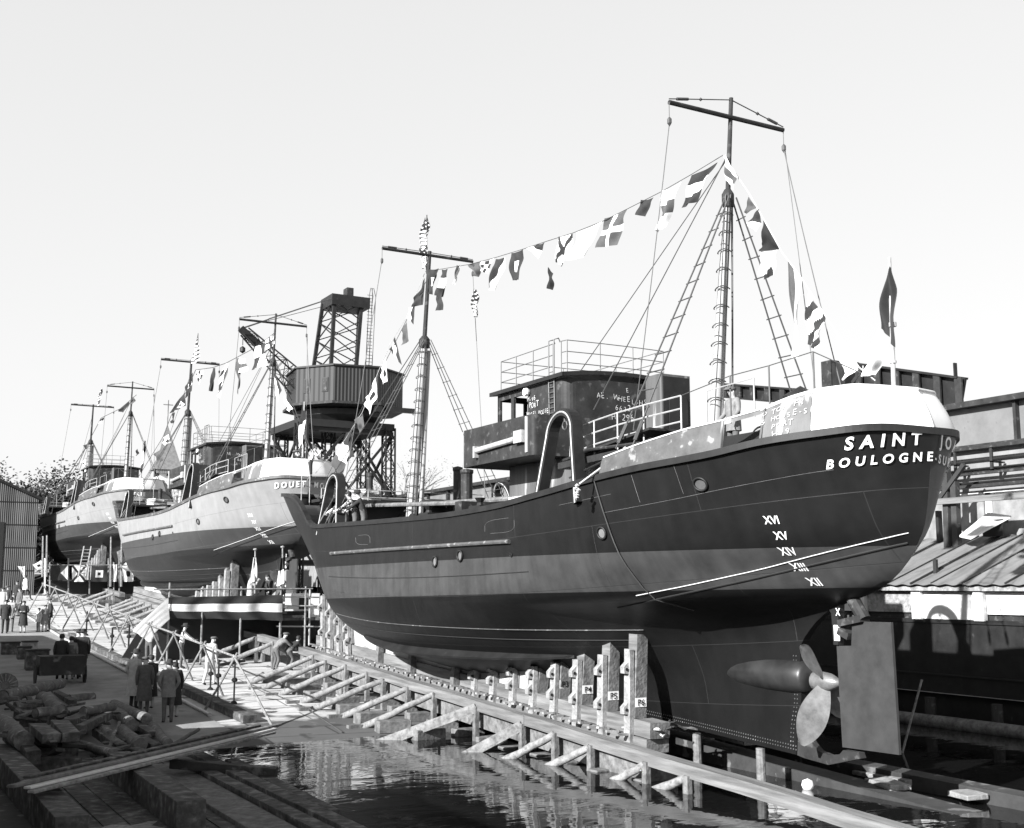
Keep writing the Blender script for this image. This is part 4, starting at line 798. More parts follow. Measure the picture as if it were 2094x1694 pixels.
BL = [([(38, 1471), (122, 1463)], .4, .4, .7, 'wide squared beam across the left of the heap'), ([(75, 1488), (105, 1511)], .38, .2, .95, 'upper left of two slanting square beams'), ([(122, 1482), (146, 1508)], .38, .2, .95, 'upper right of two slanting square beams'), ([(58, 1528), (160, 1528)], .6, .6, .5, 'massive squared block low in the heap'),
 ([(56, 1565), (165, 1565)], .4, .35, .3, 'squared beam on the ground below the massive block'), ([(140, 1485), (190, 1462)], .35, .35, .6, 'squared beam slanting up to the right'), ([(163, 1492), (222, 1464)], .2, .2, .7, 'slim beam beside the slanting squared beam'), ([(198, 1497), (248, 1530)], .25, .2, .45, 'beam tipping down towards the plank stack'),
 ([(290, 1518), (322, 1532)], .3, .25, .22, 'short sawn block at the right foot of the heap'), ([(280, 1480), (315, 1502)], .3, .1, .4, 'flat board on the right shoulder of the heap'), ([(240, 1535), (297, 1542)], .22, .2, .25, 'beam end near the middle of the plank stack'), ([(143, 1407), (207, 1407)], .2, .25, .45, 'plank on edge at the back of the heap'),
 ([(20, 1500), (70, 1550)], .3, .3, .6, 'beam slanting down at the far left'), ([(95, 1410), (150, 1438)], .25, .2, .6, 'beam in deep shade behind the logs'), ([(200, 1455), (250, 1470)], .25, .25, .4, 'half buried beam under the speckled log')]
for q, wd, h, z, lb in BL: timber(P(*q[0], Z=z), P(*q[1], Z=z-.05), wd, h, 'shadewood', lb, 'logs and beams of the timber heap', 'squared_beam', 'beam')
SCR = [q for q in sorted((random.uniform(5, 330), random.uniform(1425, 1545)) for _ in range(62)) if not (q[1] < 1425+(q[0]-180)*.45 or (q[0] > 230 and q[1] > 1530))][:48]
for k, (x, y) in enumerate(SCR):
    z = max(.2, .95-x/420)+random.uniform(-.1, .15); p = P(x, y, Z=z); a_ = random.uniform(0, 3.1); L = random.uniform(.3, 1.1); d = Vector((math.cos(a_)*L, math.sin(a_)*L, random.uniform(-.2, .2)))
    timber(p-d/2, p+d/2, random.uniform(.06, .2), random.uniform(.03, .1), random.choice(['shadewood', 'darkwood', 'shadewood', 'woodx']), '%s broken plank end from the left, loose in the timber heap' % nth(k), 'broken planks scattered over the heap', 'broken_plank', 'plank', .02)
# boxes, cart and drum behind the heap
def crate(x, y, w_, d_, h, label, m='shadewood'):
    c = P(x, y); t = thing('tool_box', c, label, 'box', 'boxes behind the timber heap'); mb = MB(); mb.box(c+Vector((-w_/2, -d_/2, 0)), c+Vector((w_/2, d_/2, h))); part('body', mb, m, t)
    m2 = MB(); m2.box(c+Vector((-w_/2-.03, -d_/2-.03, h)), c+Vector((w_/2+.03, d_/2+.03, h+.06))); 
    part('lid', m2, 'darkwood', t)
crate(74, 1372, .8, .6, .75, 'open tool box with pale rags beside the dark cart'); crate(20, 1340, .7, .5, .5, 'low box near the couple, at the left edge'); crate(48, 1350, .5, .5, .5, 'small dark box behind the open tool box'); crate(60, 1330, .6, .4, .35, 'pale board topped box nearest the couple', 'palewood')
c = P(122, 1400); t = thing('hand_cart', c, 'dark high-sided cart standing in front of four onlookers', 'cart'); mb = MB(); mb.box(c+Vector((-.75, -.5, .35)), c+Vector((.75, .5, 1.0))); part('body', mb, 'darkwood', t)
for s in (-1, 1): mb = MB(); mb.lathe(c+Vector((s*.82, 0, .35)), [(.0, -.02), (.35, -.02), (.35, .02), (0, .02)], 16, 'x'); part('wheel', mb, 'darkwood', t)
c = P(10, 1402, Z=1.05); t = thing('cable_drum', c, 'round ribbed drum at the left edge above the log heap', 'drum'); mb = MB(); mb.lathe(c, [(.0, -.1), (.38, -.1), (.38, -.06), (.22, -.05), (.22, .05), (.38, .06), (.38, .1), (0, .1)], 24, 'y'); part('reel', mb, 'woodx', t)
m2 = MB()
for k in range(16): a = math.pi*k/8; m2.beam(c+Vector((.14*math.cos(a), -.11, .14*math.sin(a))), c+Vector((.36*math.cos(a), -.11, .36*math.sin(a))), .03, .03, (0, 1, 0))
part('ribs', m2, 'palewood', t)
for i, (x0, y0, x1, y1) in enumerate([(68, 1345, 85, 1368), (0, 1300, 14, 1312), (88, 1352, 96, 1362)]): timber(P(x0, y0, Z=1.2), P(x1, y1, Z=1.0), .16, .05, 'white', ['white board stuck up out of the tool box', 'white board end at the left edge', 'white rag-wrapped stick by the cart'][i], 'boxes behind the timber heap', 'board', 'board')
# ---------------------------------------------------------------- slipway
def rz(Y): return .24+.0525*(Y-15.9)
def hull_z(u, v):
    z = zk(u)+.05
    while hv(u, z) < v and z < 5: z += .03
    return z
RG = 'launching way timbers'
for i, (y0, y1, lb) in enumerate([(10, 26.4, 'grey weathered ribband timber running down into the water under the stern'), (26.3, 43.6, 'ribband timber alongside the black hull, shores butting against it'), (46, 60, 'ribband timber below the banner beside the middle trawler'), (60.6, 75, 'ribband timber under the forward half of the middle trawler'), (78.5, 92, 'ribband timber near the signal flag banners'), (93, 108, 'most distant ribband timber by the farthest trawler')]):
    mb = MB(); n = 12
    vs = []
    for k in range(n+1):
        y = y0+(y1-y0)*k/n; j = random.uniform(-.015, .015); z = rz(y)
        for a, b in ((-.17, -.13), (.17, -.13), (.17, .13), (-.17, .13)): vs.append((15.15+a+j, y, z+b+j))
    mb.add(vs, [(k*4+q, k*4+(q+1) % 4, k*4+4+(q+1) % 4, k*4+4+q) for k in range(n) for q in range(4)]+[(0, 1, 2, 3), (n*4+3, n*4+2, n*4+1, n*4)]); solo('ribband', mb, 'wood', lb, 'timber', RG)
for k in range(3):
    yy = 33.7*k; 
    for X in (15.55, 18.3):
        mb = MB(); y0 = (21.2 if X < 16 else 11) if k == 0 else 14; a, b = (X, y0+yy, rz(y0+yy)-.42), (X, 44+yy, rz(44+yy)-.42); mb.beam(a, b, .7, .4); solo('ground_way', mb, 'woodx' if X < 16 else 'darkwood', '%s ground way under the %s trawler' % ('port' if X < 16 else 'starboard', ['black', 'middle', 'farthest'][k]), 'timber', RG)
        mb = MB(); mb.beam((X+.2, 21.6+yy, rz(21.6+yy)+.45), (X+.2, 43+yy, rz(43+yy)+.45), .55, .34, jit=.01); mb2 = MB(); mb2.beam((X+.2, 21.7+yy, rz(21.7+yy)+.1), (X+.2, 43+yy, rz(43+yy)+.1), .6, .3)
        t = thing('sliding_way', (X, 21.6+yy, rz(21.6+yy)), '%s sliding way carrying the cradle of the %s trawler' % ('port' if X < 16 else 'starboard', ['black', 'middle', 'farthest'][k]), 'timber', RG); part('upper_timber', mb, 'wood', t); part('lower_timber', mb2, 'wood', t)
        if X < 16:
            mb = MB(); pts = []; NN = 14
            for i in range(NN+1): u = 11.6+13*i/NN; pts.append((X+.25, Y0+u+yy, hull_z(u, 1.2)+.08+1.82*k))
            for i in range(NN, -1, -1): y = Y0+11.6+13*i/NN+yy; pts.append((X+.25, y, rz(y)+.6))
            mb.prism(pts, (.5, 0, 0)); part('packing', mb, 'packing' if 'packing' in M else mm('packing', .42, .8, .4, 1.6, streak=2, bump=.5, wear=(2.5, .56, .12)), t)
            if k == 0:
                wm = None
                for i in range(52):
                    y = 22.3+.4*i; m3 = MB(); p = Vector((X-.17, y, rz(y)+.28)); m3.beam(p, p+Vector((-.3, random.uniform(-.05, .05), random.uniform(-.02, .06))), .1, .05)
                    part('wedge', m3, 'palewood', t)
# poppets
def poppet(X, Y, zt, lean, label, txt=None, k=0, grp='poppet posts of the black trawler cradle'):
    zb = rz(Y)+.62; t = thing('poppet', (X, Y, zb), label, 'post', grp)
    mb = MB(); mb.beam((X, Y, zb), (X+.05, Y+lean, zt), .3, .32, (0, 1, 0), jit=.012); part('post', mb, 'wood', t)
    mb = MB(); mb.beam((X-.23, Y-.02, zb-.55), (X-.2, Y+lean*.8, zb+(zt-zb)*.82), .12, .24, (0, 1, 0), jit=.008); part('side_timber', mb, 'palewood', t)
    for q in (.12, .6):
        mb = MB(); c = Vector((X-.33, Y+lean*q, zb+(zt-zb)*q)); mb.prism([c+Vector((-.07, 0, .02)), c+Vector((.08, 0, .16)), c+Vector((.08, 0, -.14)), c+Vector((-.06, 0, -.12))], (0, .16, 0)); ck = part('chock', mb, 'palewood', t)
        mb = MB(); mb.lathe(c+Vector((.0, -.085, -.03)), [(0, -.02), (.035, -.02), (.035, .01), (0, .01)], 8, 'y'); part('bolt', mb, 'black', ck)
    if txt:
        mb = MB(); q = .1; c = Vector((X+.0, Y-.178, zb+.25)); mb.beam(c, c+Vector((0, .0, .2)), .3, .004, (0, 1, 0)); pp = part('white_patch', mb, 'white', t)
        mb = MB(); text_on(mb, txt, c+Vector((0, -.008, .03)), (1, 0, 0), (0, 0, 1), .2, .01); part('painted_mark', mb, 'black', pp, fixn=False)
PP = [(22.35, 3.05, 'P6', 'tallest aftmost poppet post marked P6'), (23.45, 2.83, 'P5', 'poppet post marked P5, second from the stern'), (24.55, 2.6, 'P4', 'poppet post marked P4, third from the stern'), (25.6, 2.42, 'P3', 'poppet post marked P3, fourth from the stern'), (26.65, 2.24, None, 'unmarked poppet post, fifth from the stern'), (27.7, 2.2, None, 'short aft poppet post, sixth from the stern'), (28.8, 2.2, None, 'low poppet post, seventh from the stern'), (29.9, 2.22, None, 'low poppet post, eighth from the stern')]
for Y, zt, tx, lb in PP: poppet(15.65, Y, zt, -.05, lb, tx)
for i, Y in enumerate((31, 34, 36.6)): 
    t = MB(); t.beam((15.35, Y, rz(Y)+.25), (15.4, Y-.03, rz(Y)+1.35), .18, .22, (0, 1, 0)); solo('side_post', t, 'woodx', ['first', 'second', 'third'][i]+' low dark post against the packing wall, counted from the stern', 'post', 'low posts along the packing')
for i, (Y, zt) in enumerate(((39.4, 3.0), (40.3, 3.4), (41.2, 3.8), (42.0, 4.1))): poppet(15.6, Y, zt, .25, ['sternmost', 'second', 'third', 'foremost'][i]+' of the leaning poppets under the bow of the black trawler', grp='bow poppets of the black trawler')
for k, wh in ((1, 'middle'), (2, 'farthest')):
    for i, (Y, zt) in enumerate(((21.4, 3.5), (22.35, 3.05), (23.45, 2.83), (24.55, 2.6), (25.6, 2.42), (26.65, 2.24))):
        Y += 33.7*k; zt += 1.82*k; t = thing('poppet', (15.65, Y, rz(Y)+.6), ['aftmost', 'second aft', 'third aft', 'fourth aft', 'fifth aft', 'sixth aft'][i]+' poppet of the %s trawler' % wh, 'post', 'poppets of the %s trawler' % wh)
        mb = MB(); mb.beam((15.65, Y, rz(Y)+.6), (15.7, Y-.05, zt+.1), .34, .34, (0, 1, 0)); part('post', mb, 'wood', t); mb = MB(); mb.beam((15.3, Y, rz(Y)), (15.36, Y, rz(Y)+.6+(zt-rz(Y)-.6)*.8), .2, .26, (0, 1, 0)); part('side_timber', mb, 'palewood', t)
# shores
SH = [((641, 1343), (505, 1399)), ((667, 1353), (533, 1410)), ((708, 1362), (568, 1422)), ((751, 1378), (612, 1438)), ((784, 1391), (638, 1452)), ((834, 1408), (699, 1467)), ((887, 1420), (741, 1488)), ((973, 1448), (796, 1513)), ((1067, 1484), (966, 1538)), ((1134, 1502), (1043, 1551)), ((1207, 1528), (1131, 1565)), ((1320, 1562), (1265, 1594)), ((1404, 1591), (1352, 1612))]
on = ['first', 'second', 'third', 'fourth', 'fifth', 'sixth', 'seventh', 'eighth', 'ninth', 'tenth', 'eleventh', 'twelfth', 'thirteenth', 'fourteenth', 'fifteenth', 'sixteenth', 'seventeenth', 'eighteenth']
def shore(a, b, label, grp, r=.1, sq=False):
    a, b = Vector(a), Vector(b); t = thing('shore', b, label, 'shore log', grp); mb = MB()
    if sq: mb.beam(b, a, .14, .24, jit=.01)
    else: mb.tube([b]+[b.lerp(a, i/5)+Vector((random.uniform(-.02, .02), 0, random.uniform(-.02, .02))) for i in range(1, 5)]+[a], r*1.1, 9, r*.85, wob=.06)
    part('pole', mb, 'pole', t, smooth=50)
    if b.z > .05: mb = MB(); d = (b-a).normalized(); mb.box(b+Vector((-.45, -.1, -.05)), b+Vector((-.02, .1, .09))); part('wedge', mb, 'woodx', t)
    mb = MB(); mb.beam((a.x-.02, a.y-.05, a.z+.05), (a.x-.02, a.y-.05, min(a.z-.6, ground_z(a.y))), .12, .16, (0, 1, 0)); part('stub_post', mb, 'woodx', t)
for i, (a, b) in enumerate(SH):
    A = P(*a, X=15.0); B = P(*b) if P(*b).z > .0 else P(*b, Z=0); 
    if B.z <= .001: B = B-Vector((.5, 0, .12)) if 0 else B+(B-A).normalized()*.4
    shore(A, B, '%s shore log from the bow along the black trawler%s' % (on[i], ', foot in the water' if i > 7 else ''), 'shores along the black trawler', .1, i == 7 or i == 8)
for k, wh, n in ((1, 'middle', 15), (2, 'farthest', 16)):
    for i in range(n):
        Y = 13.0+33.7*k+i*2.0+(.4*math.sin(i*7)); shore((15.0, Y, rz(Y)), (12.7+random.uniform(-.2, .3), Y+.7, ground_z(Y+.7)+.05), '%s shore log from the stern of the %s trawler' % (on[i], wh), 'shores along the %s trawler' % wh, .1)
# cribbing
CB = []
mbc = MB(); mbc.box((-.4, -.2, 0), (.4, .2, .34)); 
def crib(p, rz_, sc, label, g):
    global CB
    if not CB: o = solo('crib_block', mbc, 'woodx', label, 'block', g, loc=(0, 0, 0)); CB.append(o); bv = o.modifiers.new('b', 'BEVEL'); bv.width = .02
    else: o = CB[0].copy(); NC.objects.link(o); tag(o, label, 'block', g)
    o.location = p; o.rotation_euler.z = rz_; o.scale = sc; return o
for i in range(16):
    Y = 21.5+1.45*i; g0 = max(-.5, ground_z(Y)-.1); top = rz(Y)-.62; z = g0 if Y > 28 else -.3; lv = 0
    while z+.3 < top+.1 and lv < 4:
        crib((15.35-.12*lv+random.uniform(-.1, .1), Y+random.uniform(-.15, .15), z), random.uniform(-.1, .1)+(1.57 if lv % 2 else 0), (1.1, 1, 1), '%s crib block of the stack under the ground way, %s stack from the stern' % (['lowest', 'second', 'third', 'fourth'][lv], on[i]), 'crib blocks under the ways'); z += .34; lv += 1
for i in range(9):
    Y = 30+1.6*i; crib((14.0+random.uniform(-.3, .2), Y, ground_z(Y)-.02), random.uniform(-.3, .3), (1.2, 1.3, 1), '%s loose block from the water lying between shores and ways' % on[i], 'loose blocks on the slip')
for i in range(12):
    Y = 31.5+33.7+i*3.2; crib((14.6, Y, ground_z(Y)-.02), random.uniform(-.2, .2), (1.2, 1.2, 1.6), '%s block in the row beyond the banner stage' % on[i], 'distant blocks under the ways')
for k in range(3):
    for i in range(13):
        Y = 20.5+2.0*i+33.7*k; zt = zk(Y-Y0-33.7*k)+1.82*k
        if k == 0 and Y < 24: continue
        mb = MB(); mb.box((16.5, Y-.25, ground_z(Y)-.6), (17.3, Y+.25, zt-.02)); solo('keel_block', mb, 'darkwood', '%s stack of keel blocks from the stern under the %s trawler' % (on[i], ['black', 'middle', 'farthest'][k]), 'block', 'keel blocks')
for i, (x, y) in enumerate(((1425, 1500), (1555, 1530))):
    p = P(x, y, X=CX0); mb = MB(); mb.tube([(p.x, p.y, -1.2), (p.x+.01, p.y, 0), (p.x, p.y, p.z+.0)], .1, 10, .095, wob=.06); solo('piling', mb, 'wood', ['pale round pile under the keel, left of the two', 'pale round pile under the heel of the keel, right of the two'][i], 'pile', 'piles under the keel')
c = P(1652, 1614, Z=0); mb = MB(); mb.lathe(c, [(0, -.05), (.1, 0), (.13, .08), (.1, .17), (0, .21)], 14); solo('float', mb, 'white', 'small white float on the dark water below the stern', 'float', smooth=50)
for i, (x0, y0, x1, y1) in enumerate([(1760, 1578, 1870, 1600), (1790, 1596, 1842, 1612), (1962, 1622, 2000, 1632)]):
    timber(P(x0, y0, Z=.15), P(x1, y1, Z=.15), .5, .12, 'palewood', ['sunlit plank on the submerged way right of the rudder', 'smaller sunlit plank just below it in the water', 'single sunlit board end far right in the water'][i], 'sunlit boards in the water', 'plank', 'plank')
timber((19.6, 12, .05), (19.4, 24, .25), .5, .3, 'darkwood', 'dark half sunken timber behind the rudder leading to the lower right', RG)
# trestle fence and ground pipe
AY = [35.8, 39.5, 43.6, 47.6, 51.8, 56, 60.1, 64.4, 68.5, 73, 78]; ap = []
for i, Y in enumerate(AY):
    g0 = ground_z(Y); a = Vector((10.3, Y, g0+1.72)); ap.append(a)
    t = thing('trestle', (10.3, Y, g0), '%s pole trestle of the rope fence, counted from the water' % on[i], 'trestle', 'crossed pole trestles along the slip')
    for f, e in ((Vector((9.68, Y+1.0, 0)), .18), (Vector((11.12, Y+.35, 0)), .12)):
        f.z = ground_z(f.y); 
        if i == 0 and f.x > 11: f = Vector((10.75, 33.2, .1))
        mb = MB(); mb.tube([f, f.lerp(a, .5)+Vector((.015, 0, 0)), a+(a-f).normalized()*e], .042, 7, .034); part('leg', mb, 'pole', t, smooth=50)
    mb = MB(); mb.tube([a+Vector((.05*math.cos(k), .03*math.sin(k*2), .05*math.sin(k))) for k in range(7)], .014, 4); part('lashing', mb, 'rope', t)
for i in range(0, len(ap)-1): mb = MB(); mb.tube([ap[i]+Vector((0, -.3, .02)), ap[i+1]+Vector((0, .3, .04))], .036, 7); solo('top_rail', mb, 'pole', '%s pole rail laid between trestles, counted from the water' % on[i], 'rail', 'rails of the trestle fence', smooth=50)
mb = MB(); mb.tube([(9.55, 35.6, ground_z(35.6)+.1), (9.3, 46, ground_z(46)+.12), (9.0, 60, ground_z(60)+.1), (9, 84, ground_z(84)+.1)], .065, 8); solo('ground_pipe', mb, 'galv', 'long pale pipe lying along the shaded edge of the slip', 'pipe', smooth=50)
timber((10.35, 34.2, .3), (9.95, 47, ground_z(47)+.12), .4, .22, 'shadewood', 'long dark kerb timber at the edge of the bright slip', 'kerb timbers along the slip'); timber((9.9, 48, ground_z(48)+.1), (9.6, 62, ground_z(62)+.1), .35, .2, 'shadewood', 'second kerb timber, farther up the slip', 'kerb timbers along the slip')
for i, (x, y, h) in enumerate([(430, 1412, .9), (478, 1440, 1.25), (445, 1432, 1.3), (360, 1395, .8), (228, 1330, 1.0), (176, 1300, 1.2), (262, 1340, 1.3)]):
    p = P(x, y); mb = MB(); mb.tube([p, p+Vector((0, 0, h))], .04 if i > 2 else .03, 6); mb.lathe(p, [(.12, 0), (.1, .06), (.05, .1)], 8); mb.lathe(p+Vector((0, 0, h*.55)), [(.05, 0), (.1, .03), (.1, .1), (.05, .14)], 8)
    if i == 1: mb.tube([p+Vector((-.5, 0, h)), p+Vector((.35, .1, h+.1))], .05, 6)
    solo('standpipe', mb, 'darksteel', '%s iron standpipe on the slip, counted from the left' % ['fifth', 'seventh', 'sixth', 'fourth', 'second', 'first', 'third'][i], 'standpipe', 'standpipes on the slip')
for i, (q) in enumerate([[(640, 1360), (700, 1400), (760, 1415), (790, 1440)], [(505, 1398), (620, 1447), (700, 1500)], [(560, 1325), (640, 1340), (672, 1330), (700, 1345)], [(760, 1440), (830, 1462), (900, 1478)]]):
    mb = MB(); mb.tube([P(x, y)+Vector((0, 0, .03)) for x, y in q], .02, 5); solo('hose', mb, 'wire', ['hose winding past the stacked blocks', 'thin cable across the feet of the shores', 'hose by the crouching workers', 'cable among the blocks near the water'][i], 'hose', 'hoses on the slip')
timber(P(505, 1399), P(540, 1376), .1, .06, 'woodx', 'short lath lying on the bright slip', 'loose boards on the slip', 'board', 'board')
for i, (x, y) in enumerate([(606, 1322), (640, 1330), (545, 1352), (660, 1318), (590, 1318)]):
    c = P(x, y); mb = MB(); mb.box(c+Vector((-.25, -.2, 0)), c+Vector((.25, .2, .45))); o = solo('wooden_block', mb, 'woodx', '%s wooden block near the crouching workers, from the left' % ['third', 'fourth', 'first', 'fifth', 'second'][i], 'block', 'blocks by the crouching workers')
# ---------------------------------------------------------------- banner stages
def bandcloth(c, n, m, pt, label, ws=.08):
    mb = MB(); f = pat(pt); p0, p1, p2, p3 = c
    def fn(i, j):
        p = (p0*(1-i)+p1*i)*(1-j)+(p3*(1-i)+p2*i)*j; return p+Vector((0, ws*math.sin(i*23+2*math.sin(j*3))*(.3+j), -.04*abs(math.sin(i*8))*(j)))
    mb.grid(fn, n, m, f); return mb
BM = ['fl_dark', 'fl_mid', 'fl_white', 'fl_black', 'fl_light']
YS = 48.7; t = thing('launching_stage', (14, YS+1.5, ground_z(50)), 'high launching stage hung with a dark and white banner, under the middle stern', 'stage')
mb = MB(); mb.box((11.2, YS+.05, 2.78), (17.0, YS+2.2, 2.88)); part('platform', mb, 'darkwood', t)
mb = MB(); mb.box((11.3, YS+2.1, ground_z(50)), (16.6, YS+2.2, 2.8)); part('void_shade_sheet', mb, 'black', t)  # black sheet, painted shade for the void under the platform
for x in (11.25, 12.6, 14.2, 15.9, 17.0): mb = MB(); mb.tube([(x, YS-.02, ground_z(YS)), (x, YS, 4.1 if x != 11.25 else 4.25)], .04, 6); part('scaffold_pole', mb, 'pole', t)
mb = MB(); mb.tube([(10.6, YS-.05, 3.97), (17.3, YS-.02, 4.0)], .035, 6); part('hand_rail', mb, 'pole', t)
c = [P(345, 1222, Y=YS-.1), P(577, 1217, Y=YS-.1), P(577, 1268, Y=YS-.1), P(345, 1263, Y=YS-.1)]
part('banner', bandcloth(c, 50, 24, 'bands', ''), BM, t, smooth=True, fixn=False)
c = [P(343, 1223, Y=YS-.12), P(347, 1266, Y=YS-.12), P(300, 1308, Y=YS-.35), P(270, 1288, Y=YS-.35)]
mb = bandcloth(c, 20, 20, 'white', '', .004); part('stair_banner', mb, BM, t, smooth=True, fixn=False)
mb = MB(); mb.beam((11.2, YS+1.6, 2.75), (10.2, YS+1.6, ground_z(50)), .9, .08, (0, 1, 0)); part('stair', mb, 'black', t)
t2 = thing('scaffold_bay', (18, YS+1, ground_z(50)), 'scaffold bay with a white boarded panel right of the banner', 'scaffold')
mb = MB(); mb.box(P(584, 1214, Y=YS+.5), P(652, 1262, Y=YS+.52)); part('white_panel', mb, 'white', t2); mb = MB(); mb.box(P(612, 1222, Y=YS+.46), P(629, 1246, Y=YS+.48)); part('opening', mb, 'black', t2)
mb = MB(); mb.box(P(577, 1250, Y=YS+.4), P(630, 1262, Y=YS+.44)); part('grey_board', mb, 'steel', t2)
mb = MB(); mb.box(P(575, 1263, Y=YS+.3), P(665, 1267, Y=YS+1.2)); part('floor', mb, 'wood', t2)
mb = MB(); mb.box(P(575, 1268, Y=YS+1.6), P(665, 1330, Y=YS+1.62)); part('void_shade_sheet', mb, 'black', t2)  # shade below the scaffold floor, painted as a black sheet
for x in (575, 634): mb = MB(); mb.tube([P(x, 1205, Y=YS+.25), P(x-2, 1320, Y=YS+.25)], .04, 6); part('scaffold_pole', mb, 'galv', t2)
for y in (1239, 1281, 1221): mb = MB(); mb.tube([P(565, y, Y=YS+.2), P(660, y+1, Y=YS+.2)], .035, 6); part('scaffold_rail', mb, 'galv', t2)
for i, (x, y0, y1) in enumerate(((521, 1125, 1214), (577, 1120, 1230))): mb = MB(); mb.tube([P(x, y1, Y=YS+.3), P(x+1, y0, Y=YS+.3)], .04, 6, .03); mb.lathe(P(x+1, y0, Y=YS+.3), [(0, -.03), (.09, 0), (.09, .05), (0, .08)], 8); solo('stage_flagpole', mb, 'palewood', ['flagpole with a furled pale flag on the banner stage', 'flagpole with the tricolour at the right of the stage'][i], 'flagpole', 'flagpoles on the stage')
flag([(518, 1140), (524, 1140), (527, 1190), (512, 1190)], 'light', 0, 'pale furled flag behind the man with field glasses', 'flags on the stage', Y=YS+.2, name='furled_flag')
flag([(573, 1140), (579, 1140), (583, 1215), (563, 1228)], 'hv', 0, 'tall tricolour hanging limp in front of the middle rudder', 'flags on the stage', Y=YS+.15, name='tricolour_flag')
YT = 83; t = thing('flag_stage', (13.5, YT+1, ground_z(84)), 'distant stage fronted with large signal flags by the farthest trawler', 'stage')
mb = MB(); mb.box(P(104, 1186, Y=YT+.4), P(285, 1189, Y=YT+2)); part('platform', mb, 'darkwood', t); mb = MB(); mb.box(P(100, 1187, Y=YT+1.5), P(290, 1215, Y=YT+1.6)); part('void_shade_sheet', mb, 'black', t)  # the void's shade under this platform is a black sheet
for i, x in enumerate((92, 102, 140, 183, 222, 233, 244)): mb = MB(); mb.tube([P(x, 1215, Y=YT+.2), P(x, 1150 if i % 2 else 1142, Y=YT+.2)], .05, 6); part('scaffold_pole', mb, 'white' if i < 1 else 'pole', t)
mb = MB(); mb.tube([P(100, 1156, Y=YT), P(285, 1156, Y=YT)], .04, 6); part('hand_rail', mb, 'pole', t)
SG = 'large signal flags fronting the distant stage'
for q, pt, lb in [([(104, 1157), (138, 1155), (138, 1187), (103, 1187)], 'dark', 'plain dark flag at the left of the distant stage'), ([(124, 1172), (139, 1156), (139, 1186), (138, 1186)], 'light', 'pale triangular flag overlapping the dark one'), ([(147, 1156), (177, 1156), (175, 1190), (148, 1190)], 'x', 'white flag with a dark diagonal cross on the distant stage'),
   ([(187, 1157), (221, 1157), (219, 1190), (185, 1190)], 'square2', 'dark flag with a white square on the distant stage'), ([(231, 1154), (240, 1154), (239, 1190), (231, 1190)], 'white', 'narrow white hanging on the distant stage'), ([(247, 1157), (276, 1157), (272, 1190), (254, 1190)], 'dot', 'white flag with a dark disc next to the middle bow'), ([(36, 1158), (51, 1158), (50, 1182), (49, 1182)], 'white', 'white pennant by the corrugated shed'), ([(66, 1155), (84, 1146), (90, 1160), (76, 1166)], 'dot', 'slanting white flag with dots left of the distant stage'), ([(239, 1128), (250, 1122), (250, 1150), (241, 1142)], 'white', 'white half of a limp flag above the distant stage'), ([(250, 1124), (268, 1140), (262, 1146), (252, 1138)], 'black', 'dark half of a limp flag above the distant stage')]:
    flag(q, pt, 0, lb, SG, Y=YT-.1 if 'triangular' not in lb else YT-.25, wave=.04)
for i, (x, y0, y1) in enumerate(((226, 1098, 1200), (248, 1092, 1200), (95, 1095, 1180), (87, 1097, 1180))): mb = MB(); mb.tube([P(x, y1, Y=YT-.3), P(x+1, y0, Y=YT-.3)], .07, 6, .05); solo('stage_flagpole', mb, 'pole', ['left flagpole of the pair beside the middle bow', 'right flagpole of the pair beside the middle bow', 'right slim pole by the shed corner', 'left slim pole by the shed corner'][i], 'flagpole', 'flagpoles on the far stage')
a, b = P(160, 1180, Y=80), P(172, 1118, Y=82); t = thing('ladder', a, 'wooden ladder leaning on the side of the farthest trawler', 'ladder'); dv = Vector((.45, 0, 0)); mb = MB()
for s in (0, 1): mb = MB(); mb.tube([a+dv*s, b+dv*s], .05, 6); part('side_rail', mb, 'palewood', t)
mb = MB()
for i in range(1, 9): q = a.lerp(b, i/9); mb.tube([q, q+dv], .035, 5)
part('rungs', mb, 'palewood', t)

rg = random.Random(5)
for i, (x, y, X, lb) in enumerate([(1370, 1488, 16.2, 'tangle of rope and shackles on the way behind post P6'), (1318, 1500, 15.6, 'loose rope end hanging over the end of the sliding way'), (560, 1318, None, 'coil of hose among the blocks right of the banner scaffold')]):
    c = P(x, y, X=X) if X else P(x, y)+Vector((0, 0, .15)); mb = MB(); pts = [c+Vector((rg.gauss(0, .18), rg.gauss(0, .3), rg.gauss(0, .08))) for _ in range(14)]
    q = []
    for a, b in zip(pts, pts[1:]): q += [a.lerp(b, k/4)+Vector((0, 0, .04*math.sin(k*.8))) for k in range(4)]
    mb.tube(q, .022, 5); solo('rope_tangle', mb, 'rope' if i % 2 else 'darkwood', lb, 'rope', 'ropes on the ways')
for i in range(14):
    x, y = 530+i*9+rg.uniform(-4, 4), 1290+rg.uniform(-4, 42); c = P(x, y); w_, d_, h = rg.uniform(.12, .35), rg.uniform(.12, .3), rg.uniform(.1, .4); a = rg.uniform(0, 1.5); mb = MB(); e = Vector((math.cos(a)*w_, math.sin(a)*w_, 0)); mb.beam(c-e+Vector((0, 0, h/2)), c+e+Vector((0, 0, h/2)), d_, h, jit=.015)
    solo('chock_block', mb, rg.choice(['woodx', 'palewood', 'darkwood']), '%s small block from the left in the litter before the scaffold bay' % nth(i), 'block', 'small blocks before the scaffold bay')
